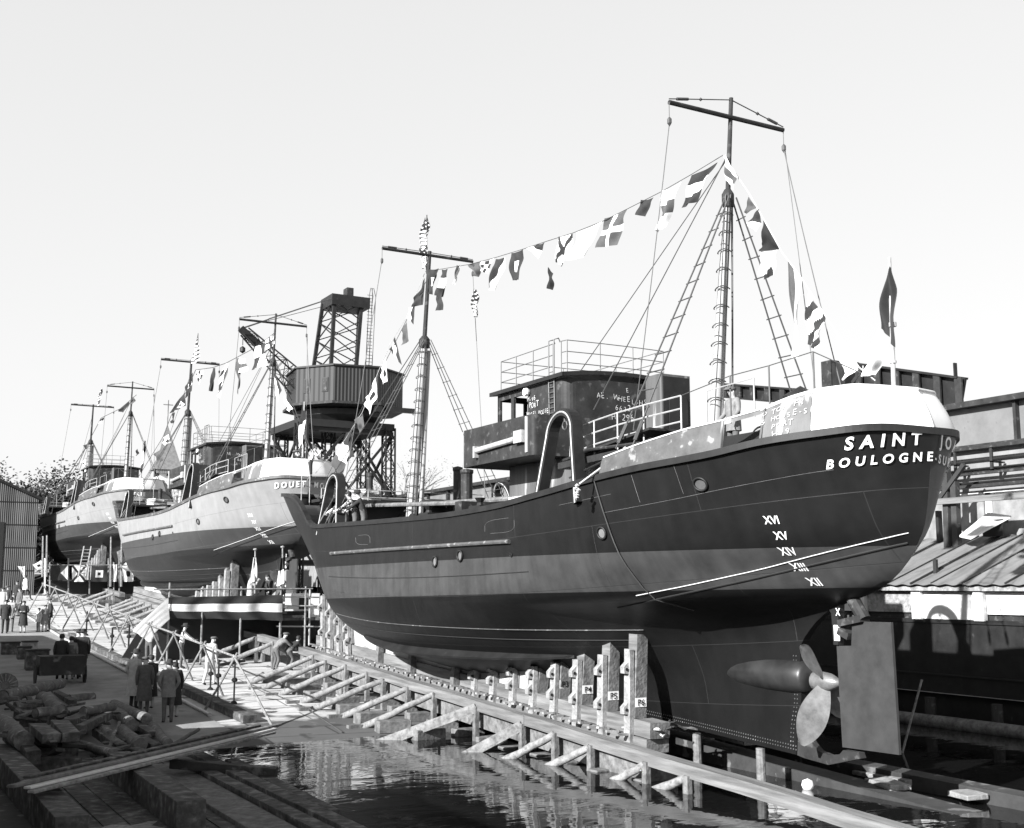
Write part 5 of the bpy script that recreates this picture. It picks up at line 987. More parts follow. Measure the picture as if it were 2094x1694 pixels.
# ---------------------------------------------------------------- buildings on the starboard side
def corr(name, base, pitch=.18, axis=0, rough=.6, var=.35):
    m = mat(name, base, rough, var, .8, streak=1, wear=(.9, .58, base*.45)); n = m.node_tree; b = n.nodes['Principled BSDF']; tc = n.nodes.new('ShaderNodeTexCoord'); wv = n.nodes.new('ShaderNodeTexWave')
    wv.bands_direction = 'XYZ'[axis]; wv.inputs['Scale'].default_value = .314/pitch; mp = n.nodes.new('ShaderNodeMapping'); n.links.new(tc.outputs['Object'], mp.inputs[0]); n.links.new(mp.outputs[0], wv.inputs[0])
    bp = n.nodes.new('ShaderNodeBump'); bp.inputs['Strength'].default_value = .8; bp.inputs['Distance'].default_value = .04; n.links.new(wv.outputs[0], bp.inputs['Height']); n.links.new(bp.outputs[0], b.inputs['Normal']); return m
M['corr_dark'] = corr('corr_dark', .013, .25); M['corr_y'] = corr('corr_y', .42, .16, 1, var=.25); M['corr_shed'] = corr('corr_shed', .055, .14, 0, var=.6)
XW = 29.3
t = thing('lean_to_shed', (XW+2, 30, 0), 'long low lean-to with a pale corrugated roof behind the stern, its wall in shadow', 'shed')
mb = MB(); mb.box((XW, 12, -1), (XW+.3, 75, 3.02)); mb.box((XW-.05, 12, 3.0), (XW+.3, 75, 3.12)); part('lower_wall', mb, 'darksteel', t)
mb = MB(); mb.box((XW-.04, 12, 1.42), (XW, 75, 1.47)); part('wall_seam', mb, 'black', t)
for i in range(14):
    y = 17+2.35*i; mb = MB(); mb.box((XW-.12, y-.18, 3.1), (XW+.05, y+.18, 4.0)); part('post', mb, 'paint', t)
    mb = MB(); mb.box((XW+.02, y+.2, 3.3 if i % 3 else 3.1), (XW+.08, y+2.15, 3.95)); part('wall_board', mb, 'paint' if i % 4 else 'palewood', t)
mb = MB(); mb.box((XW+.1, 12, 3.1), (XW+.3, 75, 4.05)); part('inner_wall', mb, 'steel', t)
mb = MB(); mb.box((XW-.22, 12, 3.98), (XW-.1, 75, 4.14)); part('fascia', mb, 'palewood', t)
mb = MB(); sl_ = (5.62-4.14)/(33.4-XW)
def rf(i, j): x = XW-.35+(33.5-XW+.35)*i; return (x, 12+63*j, 4.16+sl_*(x-XW+.35)+.02*math.cos(j*63/.09))
mb.grid(rf, 1, 1500); rfo = part('roof', mb, 'corr_roof' if 'corr_roof' in M else mm('corr_roof', .16, .7, .4, 1.2, streak=3, wear=(1.5, .56, .17)), t, fixn=False)
for i in range(22): y = 15+1.15*i+(.3*math.sin(i*5)); mb = MB(); mb.beam((XW-.3, y, 4.2), (33.4, y, 4.22+sl_*(33.4-XW+.3)), .05, .05); part('roof_batten', mb, 'steel', rfo)
mb = MB(); p = P(1912, 1180, X=XW+.6); mb.box((p.x, p.y-.06, p.z-.1), (p.x+.1, p.y+.06, p.z+.55)); part('roof_stub', mb, 'steel', t)
mb = MB(); mb.tube([(28.3, 14, .12), (28.35, 24, .14), (28.2, 40, .12), (28.3, 60, .12)], .2, 10, wob=.03); solo('log_boom', mb, 'woodx', 'long floating log boom along the foot of the dark wall', 'log boom', smooth=50)
for i in range(9): y = 16+2.4*i; mb = MB(); mb.tube([(28.7, y, -1), (28.7, y, .8)], .16, 8); solo('fender_pile', mb, 'darkwood', '%s dark fender pile from the right behind the log boom' % on[i], 'pile', 'fender piles behind the boom')
mb = MB(); mb.tube([P(1845, 1540, Z=0), P(1885, 1390, X=24)], .03, 6); solo('leaning_pole', mb, 'pole', 'slim pole leaning up out of the water right of the rudder', 'pole')
XB = 34.0; t = thing('workshop_hall', (XB+8, 60, 4), 'long pale workshop hall with boarded windows and a heavy girder along its top, right side', 'building')
mb = MB(); mb.box((XB, 14, 4), (XB+16, 150, 9.0)); part('wall', mb, 'hallwall' if 'hallwall' in M else mm('hallwall', .2, .8, .25, 1, wear=(1.5, .6, .2)), t)
mb = MB(); mb.box((XB-.12, 14, 8.95), (XB+.2, 150, 10.35)); gd = part('girder', mb, 'girderpaint' if 'girderpaint' in M else mm('girderpaint', .14, .6, .2, 1.5, wear=(6, .64, .12)), t)
mb = MB(); mb.box((XB-.5, 14, 10.3), (XB+.3, 150, 10.5)); part('top_flange', mb, 'steel', gd)
mb = MB(); mb.box((XB-.35, 14, 8.85), (XB+.2, 150, 8.98)); part('bottom_flange', mb, 'steel', gd)
for i in range(24): y = 16.5+3.1*i; mb = MB(); mb.box((XB-.32, y, 8.98), (XB-.12, y+.12, 10.3)); part('stiffener', mb, 'steel', gd)
for i in range(30):
    y = 17+1.75*i; mb = MB(); mb.box((XB-.06, y, 5.75), (XB-.01, y+1.3, 7.15)); part('window', mb, 'windowboard' if 'windowboard' in M else mm('windowboard', .22, .5, .35, 2), t)
    mb = MB(); mb.box((XB-.1, y-.32, 5.6), (XB-.02, y-.1, 7.3)); part('mullion', mb, 'white', t)
mb = MB(); mb.box((XB-.1, 14, 7.2), (XB-.02, 80, 7.32)); part('lintel', mb, 'paint', t); mb = MB(); mb.box((XB-.12, 14, 5.6), (XB-.02, 80, 5.72)); part('sill', mb, 'white', t)
t = thing('pipe_rack', (XB-.8, 20, 5.6), 'rack of cables and pipes bracketed along the hall wall under the girder', 'pipe rack')
for z, n in ((8.35, 4), (8.05, 3), (7.6, 2)):
    for q in range(n): mb = MB(); mb.tube([(XB-.5-.06*q, 14, z+.02*q), (XB-.5-.06*q, 27, z+.03*math.sin(q)), (XB-.45-.06*q, 60, z), (XB-.5, 120, z)], .03+.02*(q % 2), 6); part('cable', mb, 'darksteel', t)
for i in range(16):
    y = 16+1.5*i; mb = MB(); mb.box((XB-.75, y, 7.95), (XB-.68, y+.1, 8.75)); mb.box((XB-.75, y, 8.25), (XB-.1, y+.1, 8.3)); mb.box((XB-.75, y, 7.97), (XB-.1, y+.1, 8.02)); part('bracket', mb, 'steel', t)
for z, h in ((8.75, .1), (7.88, .08), (7.45, .1)): mb = MB(); mb.box((XB-.8, 14, z), (XB-.62, 120, z+h)); part('runner_beam', mb, 'steel', t)
t = thing('timber_frame', (31.5, 26, 4.6), 'dark timber trestle frame carrying a long crossbeam before the hall', 'frame')
for x, y0, y1 in ((1940, 1125, 935), (1958, 1125, 985)): mb = MB(); a, b = P(x, y0, X=32.5), P(x-6, y1, X=32.5); mb.beam(a, b, .22, .22, (0, 1, 0)); part('post', mb, 'darkwood', t)
mb = MB(); mb.beam(P(1895, 1028, X=32.3), P(2094, 1014, X=32.3)+Vector((0, -1.5, 0)), .16, .2); part('crossbeam', mb, 'wood', t); mb = MB(); mb.beam(P(1915, 1030, X=32.4), P(1972, 950, X=32.4), .14, .14); part('brace', mb, 'darkwood', t)
mb = MB(); mb.box(P(1912, 1045, X=33), P(1930, 1120, X=33.2)); part('dark_panel', mb, 'black', t)
a, b, c, d = P(1962, 1095, X=32.2), P(2020, 1048, X=33.3), P(2068, 1055, X=33.3), P(1985, 1100, X=31.9); mb = MB(); mb.add([a, b, c, d]+[q-Vector((0, 0, .06)) for q in (a, b, c, d)], [(0, 1, 2, 3), (7, 6, 5, 4), (0, 4, 5, 1), (1, 5, 6, 2), (2, 6, 7, 3), (3, 7, 4, 0)]); solo('sheet_panel', mb, 'paint', 'pale sheet leaning on a dark stack on top of the lean-to', 'panel')
mb = MB(); mb.box(P(2010, 1098, X=33.0), P(2062, 1062, X=33.3)); solo('plate_stack', mb, 'darksteel', 'dark stack of plates beside the leaning pale sheet', 'stack')
for i, (x0, y0, x1, y1, lb) in enumerate([(1690, 742, 1712, 790, 'riveted dark girder end standing above the white stern'), (1712, 745, 1740, 790, 'dark box girder right behind the riveted end')]):
    mb = MB(); a, b = P(x0, y0, X=33.9), P(x1, y1, X=33.9); mb.box((33.6, a.y, a.z), (34.4, b.y, b.z)); solo('girder_end', mb, 'darksteel' if i else 'steel', lb, 'girder', 'dark girders above the hall')
def girder(a, b, h, label):
    mb = MB(); a, b = Vector(a), Vector(b); t = thing('plate_girder', (a+b)/2, label, 'girder', 'dark girders above the hall'); mb.beam(a, b, .12, h); part('web', mb, 'darksteel', t)
    for s in (.5, -.5): mb = MB(); mb.beam(a+Vector((0, 0, s*h)), b+Vector((0, 0, s*h)), .6, .08); part('flange', mb, 'darksteel', t)
    n = 5
    for i in range(n+1): q = a.lerp(b, i/n); mb = MB(); mb.beam(q-Vector((.22, 0, h/2)), q+Vector((-.22, 0, h/2)), .08, .3); part('stiffener', mb, 'steel', t)
girder(P(1765, 775, X=34.2), P(1970, 806, X=34.2), 1.15, 'long dark plate girder sloping behind the stern flag pole')
girder(P(1490, 800, X=34.2), P(1640, 812, X=34.2), .6, 'lower dark girder behind the mizzen shrouds')
mb = MB(); mb.box(P(1951, 742, X=34), P(1957, 790, X=34.15)); solo('girder_post', mb, 'darksteel', 'short dark post standing on the right end of the plate girder', 'post')
mb = MB(); mb.beam(P(1740, 790, X=34), P(1762, 760, X=34), .15, .15); solo('girder_strut', mb, 'steel', 'slanting strut between the box girder and the long plate girder', 'strut')
# ---------------------------------------------------------------- tower crane
def lattice(mb, a, b, w_, d_, n, r=.05, w2=None):
    a, b = Vector(a), Vector(b); w2 = w2 or w_; ax = (b-a).normalized(); u = Vector((1, 0, 0)) if abs(ax.x) < .8 else Vector((0, 0, 1)); u = (u-ax*u.dot(ax)).normalized(); v = ax.cross(u)
    def c(k, q): 
        s = w_+(w2-w_)*k/n; s2 = d_*(1+(w2/w_-1)*k/n); return a.lerp(b, k/n)+u*(s/2*(1 if q in (1, 2) else -1))+v*(s2/2*(1 if q in (2, 3) else -1))
    for q in range(4): mb.beam(c(0, q), c(n, q), r*2, r*2)
    for k in range(n):
        for q in range(4): mb.beam(c(k, q), c(k+1, (q+1) % 4), r, r) if (k+q) % 2 else mb.beam(c(k, (q+1) % 4), c(k+1, q), r, r)
        for q in range(4): mb.beam(c(k, q), c(k, (q+1) % 4), r*.8, r*.8)
YC = 80; t = thing('tower_crane', (30, YC, 3), 'tower crane with dark polygonal cab house on lattice legs behind the bow', 'crane')
for x, y in ((26.3, 77.5), (33.1, 77.5), (26.9, 83.5), (33.6, 83.5), (29.5, 80.5)): mb = MB(); lattice(mb, (x, y, 2.8), (x+(30-x)*.04, y, 15.3), .7, .7, 13, .055); part('lattice_leg', mb, 'darksteel', t)
def xbr(p, q, r_, s_, m='darksteel', wd=.16): mb = MB(); mb.beam(p, r_, wd, wd); mb.beam(q, s_, wd, wd); part('cross_brace', mb, m, t)
for y in (77.5, 83.5):
    for x0, x1 in ((26.4, 29.6), (29.6, 33.2)):
        for z0, z1 in ((10.4, 14.8), (5.8, 10.2)): xbr((x0, y, z0), (x1, y, z0), (x1, y, z1), (x0, y, z1))
    for z in (10.3, 14.9, 5.7): mb = MB(); mb.beam((26.3, y, z), (33.3, y, z), .28, .3); part('tie_beam', mb, 'darksteel', t)
for x in (26.4, 33.3):
    for z0, z1 in ((10.4, 14.8), (5.8, 10.2)): xbr((x, 77.5, z0), (x, 83.5, z0), (x, 83.5, z1), (x, 77.5, z1))
mb = MB(); mb.box((26.2, 77.2, 15.1), (33.3, 83.8, 15.6)); mb.lathe((30.2, YC+.3, 15.6), [(2.6, 0), (3.2, .5), (3.2, .9)], 16); part('slewing_platform', mb, 'black', t)
mb = MB(); n8 = [(30.5+4.25*math.cos(R_(a)), YC+4.4*math.sin(R_(a))) for a in (196, 238, 283, 328, 16, 58, 103, 148)]
N = 8; Z0, Z1 = 16.75, 19.3
mb.add([(x, y, Z0) for x, y in n8]+[(x, y, Z1) for x, y in n8], [(i, (i+1) % N, N+(i+1) % N, N+i) for i in range(N)]+[tuple(range(N-1, -1, -1)), tuple(N+i for i in range(N))]); hs = part('cab_house', mb, 'corr_dark', t)
mb = MB(); mb.add([(30.6+(x-30.6)*1.03, YC+(y-YC)*1.03, Z1) for x, y in n8]+[(30.6+(x-30.6)*1.03, YC+(y-YC)*1.03, Z1+.12) for x, y in n8]+[(30.6, YC, Z1+.6)], [(i, (i+1) % N, N+(i+1) % N, N+i) for i in range(N)]+[(N+i, N+(i+1) % N, 16) for i in range(N)]); part('roof', mb, 'black', hs)
mb = MB(); mb.add([(30.6+(x-30.6)*s, YC+(y-YC)*s, z) for s, z in ((1.06, Z0-.12), (1.06, Z0+.06)) for x, y in n8], [(i, (i+1) % N, N+(i+1) % N, N+i) for i in range(N)]+[tuple(range(N-1, -1, -1)), tuple(N+i for i in range(N))]); part('floor_edge', mb, 'steel', hs)
a, b = Vector((*n8[0], 0)), Vector((*n8[1], 0)); nn = (b-a).cross(Vector((0, 0, 1))).normalized()
for f_, in ((.3,), (.78,)):
    q = a.lerp(b, f_); mb = MB(); e = (b-a).normalized(); base = q+Vector((0, 0, Z0+.75)); mb.beam(base+nn*.03, base+nn*.03+Vector((0, 0, 1.0)), .5, .05, nn); wn = part('window', mb, 'black', hs); mb = MB(); mb.beam(base+nn*.06+Vector((0, 0, .08)), base+nn*.06+Vector((0, 0, .92)), .36, .05, nn); part('pane', mb, 'steel', wn)
mb = MB(); q = Vector((31.6, YC-4.6, Z0-.5)); mb.box(q, q+Vector((3.4, .5, .3))); mb.box(q+Vector((-.5, 0, -.1)), q+Vector((.3, .5, .3))); part('outrigger', mb, 'darksteel', t)
LT = [((28.85, 78.5), (29.25, 79.1)), ((30.75, 78.5), (31.35, 79.1)), ((28.5, 81.4), (29.0, 80.9)), ((31.9, 81.4), (31.9, 80.9))]; zA, zB = 19.3, 24.75; T_ = []
for (x0, y0), (x1, y1) in LT: mb = MB(); mb.beam((x0, y0, zA), (x1, y1, zB), .24, .24, (0, 1, 0)); part('mast_leg', mb, 'darksteel', t); T_.append((Vector((x0, y0, zA)), Vector((x1, y1, zB))))
for i, j in ((0, 1), (2, 3), (0, 2), (1, 3)):
    for k in range(4): 
        p0, p1 = T_[i][0].lerp(T_[i][1], k/4), T_[i][0].lerp(T_[i][1], (k+1)/4-.02); q0, q1 = T_[j][0].lerp(T_[j][1], k/4), T_[j][0].lerp(T_[j][1], (k+1)/4-.02); xbr(p0, q0, q1, p1, wd=.07)
mb = MB(); mb.box((28.95, 78.8, 24.3), (31.9, 81.2, 25.1)); part('mast_head', mb, 'darksteel', t); mb = MB(); mb.box((30.4, 79.6, 25.1), (30.9, 80.4, 25.9)); part('sheave_housing', mb, 'steel', t)
mb = MB(); 
for dx in (0, .25, .5): mb.tube([(31.7+dx, 79, 19.4), (31.9+dx, 79, 25.3), (32.0+dx*.5, 79, 25.9), (32.1, 79, 25.9), (32.2, 79, 25.3), (32.15, 79, 24.9)], .03, 5)
for i in range(24): mb.tube([(31.75, 79, 19.6+.25*i), (32.2, 79, 19.6+.25*i)], .02, 4)
part('mast_ladder', mb, 'wire', t)
mb = MB(); lattice(mb, (27.6, 80, 17.9), (23.0, 80.2, 21.9), 1.5, 1.3, 9, .045, .6); part('jib', mb, 'darksteel', t); mb = MB(); mb.beam((24.1, 80.2, 20.9), (22.7, 80.2, 22.1), .42, .42); jt = part('jib_head', mb, 'darksteel', t)
mb = MB(); mb.tube([(22.9, 80.2, 21.7), (22.9, 80.2, 20.9)], .03, 5); mb.lathe((22.9, 80.2, 20.55), [(0, -.25), (.2, -.1), (.2, .15), (0, .3)], 10); part('hook_block', mb, 'black', jt)
mb = MB(); 
for dz, yy in ((0, 79), (.15, 80), (-.2, 81), (.05, 79.5)): mb.tube([(29.1, yy, 24.8+dz), (24.7, 80.2, 22.95+dz*.4)], .022, 4)
mb.tube([(24.7, 80.2, 22.95), (22.8, 80.2, 22.1)], .06, 5); part('jib_ropes', mb, 'wire', t)
# ---------------------------------------------------------------- shed, church, trees on the far side
t = thing('corrugated_shed', (5, 100, ground_z(95)), 'large rust streaked corrugated shed at the left edge', 'shed')
mb = MB(); YS2 = 95; g = 4; xr = 11.9; pr = [(-8, YS2, g-2), (xr, YS2, g-2), (xr, YS2, 10.6), (2, YS2, 14.9), (-8, YS2, 10.6)]; mb.prism([Vector(p)+Vector((0, 15, 0)) for p in pr], (0, 30, 0)); part('wall', mb, 'corr_shed', t)
mb = MB(); mb.beam((xr+.3, YS2-.1, 10.55), (2, YS2-.1, 15.0), .5, .18); part('roof_edge', mb, 'darksteel', t)
mb = MB(); mb.add([(xr+.3, YS2-.2, 10.6), (xr+.3, YS2+30, 10.6), (2, YS2+30, 15.1), (2, YS2-.2, 15.1)], [(0, 1, 2, 3)]); mb.add([(xr+.3, YS2-.2, 10.5), (xr+.3, YS2+30, 10.5), (2, YS2+30, 15.0), (2, YS2-.2, 15.0)], [(3, 2, 1, 0)]); part('roof', mb, 'corr_shed', t, fixn=False)
for z in (5.2, 6.9, 8.6, 10.3, 12): mb = MB(); mb.box((-8, YS2-.03, z), (xr if z < 10.5 else 8.6, YS2, z+.06)); part('sheet_lap', mb, 'darksteel', t)
mb = MB(); mb.box((8.6, YS2-.05, 4), (9.6, YS2, 8.8)); part('door', mb, 'black', t)
t = thing('bell_tower', (48.5, 220, 5), 'pale bell tower with arched belfry and steep grey roof far behind the middle trawler', 'tower')
a, b = P(321, 1010, Y=220), P(362, 962, Y=220); xl, xr2, zt = a.x, b.x, b.z; dp = xr2-xl
mb = MB(); mb.box((xl, 220, 5), (xr2, 220+dp, zt-5.2)); 
for x in (xl, (xl+xr2)/2-.35, xr2-.7): mb.box((x, 220, zt-5.2), (x+.7, 220+dp, zt))
for cxx in (xl+dp*.27, xl+dp*.73):
    for i in range(8):
        a0, a1 = R_(180*i/8), R_(180*(i+1)/8); r = dp*.19; mb.add([(cxx+r*math.cos(a0), 219.99, zt-2.6+r*math.sin(a0)), (cxx+r*math.cos(a1), 219.99, zt-2.6+r*math.sin(a1)), (cxx+r*math.cos(a1), 219.99, zt), (cxx+r*math.cos(a0), 219.99, zt)], [(0, 1, 2, 3)])
mb.box((xl, 220, zt-1.2), (xr2, 220+dp, zt)); part('belfry_wall', mb, 'stone', t, fixn=False)
mb = MB(); mb.box((xl+.3, 221.5, zt-6), (xr2-.3, 222, zt)); part('dark_opening', mb, 'black', t)
mb = MB(); c = Vector(((xl+xr2)/2, 220+dp/2, zt+8.8)); e = .8; mb.add([(xl-e, 220-e, zt), (xr2+e, 220-e, zt), (xr2+e, 220+dp+e, zt), (xl-e, 220+dp+e, zt), c], [(0, 1, 4), (1, 2, 4), (2, 3, 4), (3, 0, 4)]); sp_ = part('roof', mb, 'rooftile', t)
mb = MB(); mb.tube([c-Vector((0, 0, .5)), c+Vector((0, 0, 4.5))], .12, 5); mb.tube([c+Vector((-.9, 0, 3.6)), c+Vector((.9, 0, 3.6))], .1, 5); part('finial_cross', mb, 'rooftile', sp_)
mb = MB()
for i in range(11): mb.box((xl-.3+dp/10*i, 219.4, zt-.7), (xl+dp/10*i, 220, zt)); 
part('cornice_brackets', mb, 'rooftile', t)
mb = MB(); mb.box((xl-3, 222, 5), (xl, 228, zt-4)); mb.add([(xl-3.3, 221.7, zt-4), (xl+.2, 221.7, zt-4), (xl+.2, 228, zt-4), (xl-3.3, 228, zt-4), (xl-1.5, 224.5, zt-1.5)], [(0, 1, 4), (1, 2, 4), (2, 3, 4), (3, 0, 4)]); mb.box((xr2, 222, 5), (xr2+3, 228, zt-4.5)); part('side_turrets', mb, 'stone', t)
def tree(x, y, zg, h, rad, label, leafm, n=2600, ls=.45, sparse=False, seed=1):
    rnd = random.Random(seed); t = thing('tree', (x, y, zg), label, 'tree', 'trees beyond the yard'); mb = MB(); top = Vector((x, y, zg+h)); base = Vector((x, y, zg))
    mb.tube([base, base.lerp(top, .35)+Vector((.2, 0, 0)), base.lerp(top, .8)], h*.03, 8, h*.008); tips = []
    for k in range(34 if sparse else 22):
        f0 = rnd.uniform(.22, .78); a = rnd.uniform(0, 6.28); s = base.lerp(top, f0); L = rad*rnd.uniform(.6, 1.05)*(1.15-abs(f0-.5)); e = s+Vector((math.cos(a)*L, math.sin(a)*L, L*rnd.uniform(.2, .9))); m = s.lerp(e, .5)+Vector((0, 0, -.1*L)); mb.tube([s, m, e], h*.007, 5, h*.002); tips += [e, m, s.lerp(e, .75)]
        if sparse:
            for q in range(6): f = e+Vector((rnd.uniform(-1, 1), rnd.uniform(-1, 1), rnd.uniform(.1, 1)))*rad*.3; mb.tube([m.lerp(e, rnd.random()), f], h*.002, 3); tips.append(f)
    part('trunk', mb, 'twig', t); m2 = MB(); cl = [(rnd.choice(tips)+Vector((rnd.gauss(0, rad*.12), rnd.gauss(0, rad*.12), rnd.gauss(0, rad*.12))), rad*rnd.uniform(.12, .3)) for _ in range(60)]
    vs = []; fs = []
    for k in range(n):
        c, r = rnd.choice(cl); p = c+Vector((rnd.gauss(0, r), rnd.gauss(0, r), rnd.gauss(0, r*.8))); a, b = rnd.uniform(0, 6.28), rnd.uniform(-1, 1); u = Vector((math.cos(a), math.sin(a), b)).normalized()*ls*rnd.uniform(.5, 1.1); v = u.cross(Vector((rnd.uniform(-1, 1), rnd.uniform(-1, 1), 1))).normalized()*ls*.6
        q = len(vs); vs += [p-u, p+v, p+u, p-v]; fs.append((q, q+1, q+2, q+3))
    m2.add(vs, fs); part('crown', m2, leafm, t, fixn=False)
TL = [(10, 170, 11.5, 5.5, 'leaf2', 'pale leafy tree farthest left above the corrugated shed', 0), (19, 185, 13, 6, 'leaf2', 'light tree just right of the one above the shed', 0), (24, 165, 11.5, 5.5, 'leaf', 'darker tree behind the shed corner', 0), (29, 172, 11.5, 5, 'leaf', 'dark tree left of the farthest foremast', 0), (21, 150, 9, 4.5, 'leaf', 'low bushy tree close behind the shed corner', 0), (33.5, 168, 9, 4, 'leaf2', 'light tree behind the farthest wheelhouse', 0), (16, 135, 7, 3.6, 'leaf', 'shrubby tree beside the bow of the farthest trawler', 0), (24, 140, 10, 4.5, 'leaf', 'bushy tree between the shed and the farthest hull', 0), (88, 200, 20, 7, 'leaf2', 'thin leaved tree right of the crane legs', 1), (46, 190, 14, 5, 'leaf2', 'small tree seen between the far masts', 1)]
for i, (x, y, h, r, lm, lb, sp) in enumerate(TL): tree(x, y, 5.5, h, r, lb, lm, 1100 if sp else 15000, .16 if sp else .27, bool(sp), i+3)
# houses to port that throw the long shade over the walkway (just outside the picture)
for i, (y0, y1, x1, h, lb) in enumerate([(-6, 29.3, -3.5, 6.5, 'plain yard building beside the timber heap, nearest the water'), (31.3, 59, -1.5, 6.4, 'second plain yard building farther up the walkway')]):
    t = thing('yard_building', (x1-8, (y0+y1)/2, 0), lb, 'building', 'yard buildings left of the walkway'); mb = MB(); mb.box((x1-16, y0, -.5), (x1, y1, h)); part('wall', mb, 'corr_shed', t)
    mb = MB(); mb.prism([(x1+.3, (y0+y1)/2, h), (x1-16.3, (y0+y1)/2, h), (x1-8, (y0+y1)/2, h+1.2)], (0, y1-y0+.4, 0)); part('roof', mb, 'darksteel', t)
    for k in range(5): mb = MB(); y = y0+2+(y1-y0-4)*k/4; mb.box((x1, y-.6, 2), (x1+.03, y+.6, 4)); part('window', mb, 'glass', t)
# ---------------------------------------------------------------- people
def person(base, face, label, H=1.74, coat='cloth_dark', legs='cloth_dark', hat=None, hair='hair', bend=0, crouch=0, walk=0, arms=('down', 'down'), skirt=None, longcoat=False, lean=0, group='people on the slip', shirt=None, name='person'):
    s = H/1.75; base = Vector(base); ca, sa = math.cos(face), math.sin(face)   # face: heading angle, 0 looks +Y
    J = {}
    hipz = .95-crouch*.42
    J['pelvis'] = Vector((0, -crouch*.15, hipz))
    def up(x, y, z): # upper body point relative to pelvis, rotated by bend
        y2, z2 = y, z-.95; b = bend; return J['pelvis']+Vector((x, y2*math.cos(b)+z2*math.sin(b), z2*math.cos(b)-y2*math.sin(b)))
    J['waist'] = up(0, 0, 1.1); J['chest'] = up(0, .0, 1.3); J['neck'] = up(0, 0, 1.48); hb = bend*.35
    J['hb'] = J['neck']+Vector((0, .02+.05*math.sin(bend), .06)); J['head'] = J['hb']+Vector((0, .02+.06*math.sin(hb), .075)); J['crown'] = J['head']+Vector((0, .01, .075))
    for sg, k in ((-1, 0), (1, 1)):
        J['sh%d' % k] = up(.185*sg, 0, 1.41); m = arms[k]; S = J['sh%d' % k]
        if m == 'down': e, wv = Vector((.05*sg, -.03, -.27)), Vector((-.01*sg, .07, -.25))
        elif m == 'pocket': e, wv = Vector((.09*sg, -.07, -.26)), Vector((-.1*sg, .12, -.19))
        elif m == 'front': e, wv = Vector((.05*sg, .02, -.27)), Vector((-.12*sg, .22, .02))
        elif m == 'face': e, wv = Vector((.08*sg, .16, -.2)), Vector((-.14*sg, .12, .22))
        elif m == 'reach': e, wv = Vector((.03*sg, .2, -.18)), Vector((-.02*sg, .2, -.12))
        elif m == 'rail': e, wv = Vector((.08*sg, .05, -.27)), Vector((.0, .18, -.16))
        J['el%d' % k] = S+e; J['wr%d' % k] = S+e+wv; J['ha%d' % k] = J['wr%d' % k]+wv.normalized()*.085
        st = walk*(.34 if k else -.34); J['hip%d' % k] = J['pelvis']+Vector((.095*sg, 0, -.03)); kn = .5-crouch*.1
        J['kn%d' % k] = Vector((.1*sg, st*.5+.03+crouch*.3+(.05 if walk else 0), kn)); J['an%d' % k] = Vector((.1*sg, st-(.04 if crouch else 0), .09)); J['to%d' % k] = J['an%d' % k]+Vector((.02*sg, .17, -.055))
    E = [('pelvis', 'waist'), ('waist', 'chest'), ('chest', 'neck'), ('neck', 'hb'), ('hb', 'head'), ('head', 'crown')]; T = ['coat', 'coat', 'coat', 'skin', 'skin', 'skin']
    for k in '01': E += [('chest', 'sh'+k), ('sh'+k, 'el'+k), ('el'+k, 'wr'+k), ('wr'+k, 'ha'+k), ('pelvis', 'hip'+k), ('hip'+k, 'kn'+k), ('kn'+k, 'an'+k), ('an'+k, 'to'+k)]; T += ['coat', 'coat', 'coat', 'skin', 'legs', 'legs', 'legs' if not skirt else 'skin', 'shoe']
    RAD = dict(pelvis=.135, waist=.13, chest=.15, neck=.06, hb=.06, head=.085, crown=.05); RAD.update({a+k: r for a, r in (('sh', .075), ('el', .052), ('wr', .036), ('ha', .03), ('hip', .09), ('kn', .065), ('an', .045), ('to', .035)) for k in '01'})
    nm = list(J); idx = {n_: i for i, n_ in enumerate(nm)}
    def tr(p): q = p*s; return Vector((q.x*ca-q.y*sa, q.x*sa+q.y*ca, q.z))
    pts = [tr(J[n_]) for n_ in nm]
    me = bpy.data.meshes.new('sk'); me.from_pydata(pts, [(idx[a], idx[b]) for a, b in E], []); ob = bpy.data.objects.new('sk', me); NC.objects.link(ob)
    sk_ = ob.modifiers.new('s', 'SKIN'); sk_.use_smooth_shade = True; sv = me.skin_vertices[0].data
    for i, n_ in enumerate(nm): r = RAD[n_]*s*(1.08 if coat != 'cloth_white' else 1); sv[i].radius = (r*(1.3 if n_ in ('chest', 'waist', 'pelvis') else 1), r*(.85 if n_ in ('chest', 'waist', 'pelvis') else 1)); sv[i].use_root = n_ == 'pelvis'
    ob.modifiers.new('u', 'SUBSURF').levels = 1; bpy.context.view_layer.update()
    em = bpy.data.meshes.new_from_object(ob.evaluated_get(bpy.context.evaluated_depsgraph_get())); bpy.data.objects.remove(ob)
    mb = MB(); mi = {'coat': 0, 'legs': 1, 'skin': 2, 'shoe': 3}; segs = [(pts[idx[a]], pts[idx[b]], mi[t_]) for (a, b), t_ in zip(E, T)]
    mb.v = [v.co.copy() for v in em.vertices]
    for p in em.polygons:
        c = p.center; best = min(segs, key=lambda sg_: ((c-(sg_[0]+(sg_[1]-sg_[0])*max(0, min(1, (c-sg_[0]).dot(sg_[1]-sg_[0])/max(1e-6, (sg_[1]-sg_[0]).length_squared))))).length))
        mb.f.append(list(p.vertices)); mb.mi.append(best[2])
    bpy.data.meshes.remove(em); mb.m = 2
    hd = J['head']
    mb.lathe(tr(hd+Vector((0, .085, -.005))), [(0, -.02), (.014*s, -.012), (.01*s, .015), (0, .03)], 5)               # nose
    for sg in (-1, 1): mb.lathe(tr(hd+Vector((.08*sg, 0, 0))), [(0, -.03), (.018*s, -.01), (.018*s, .02), (0, .03)], 5)   # ears
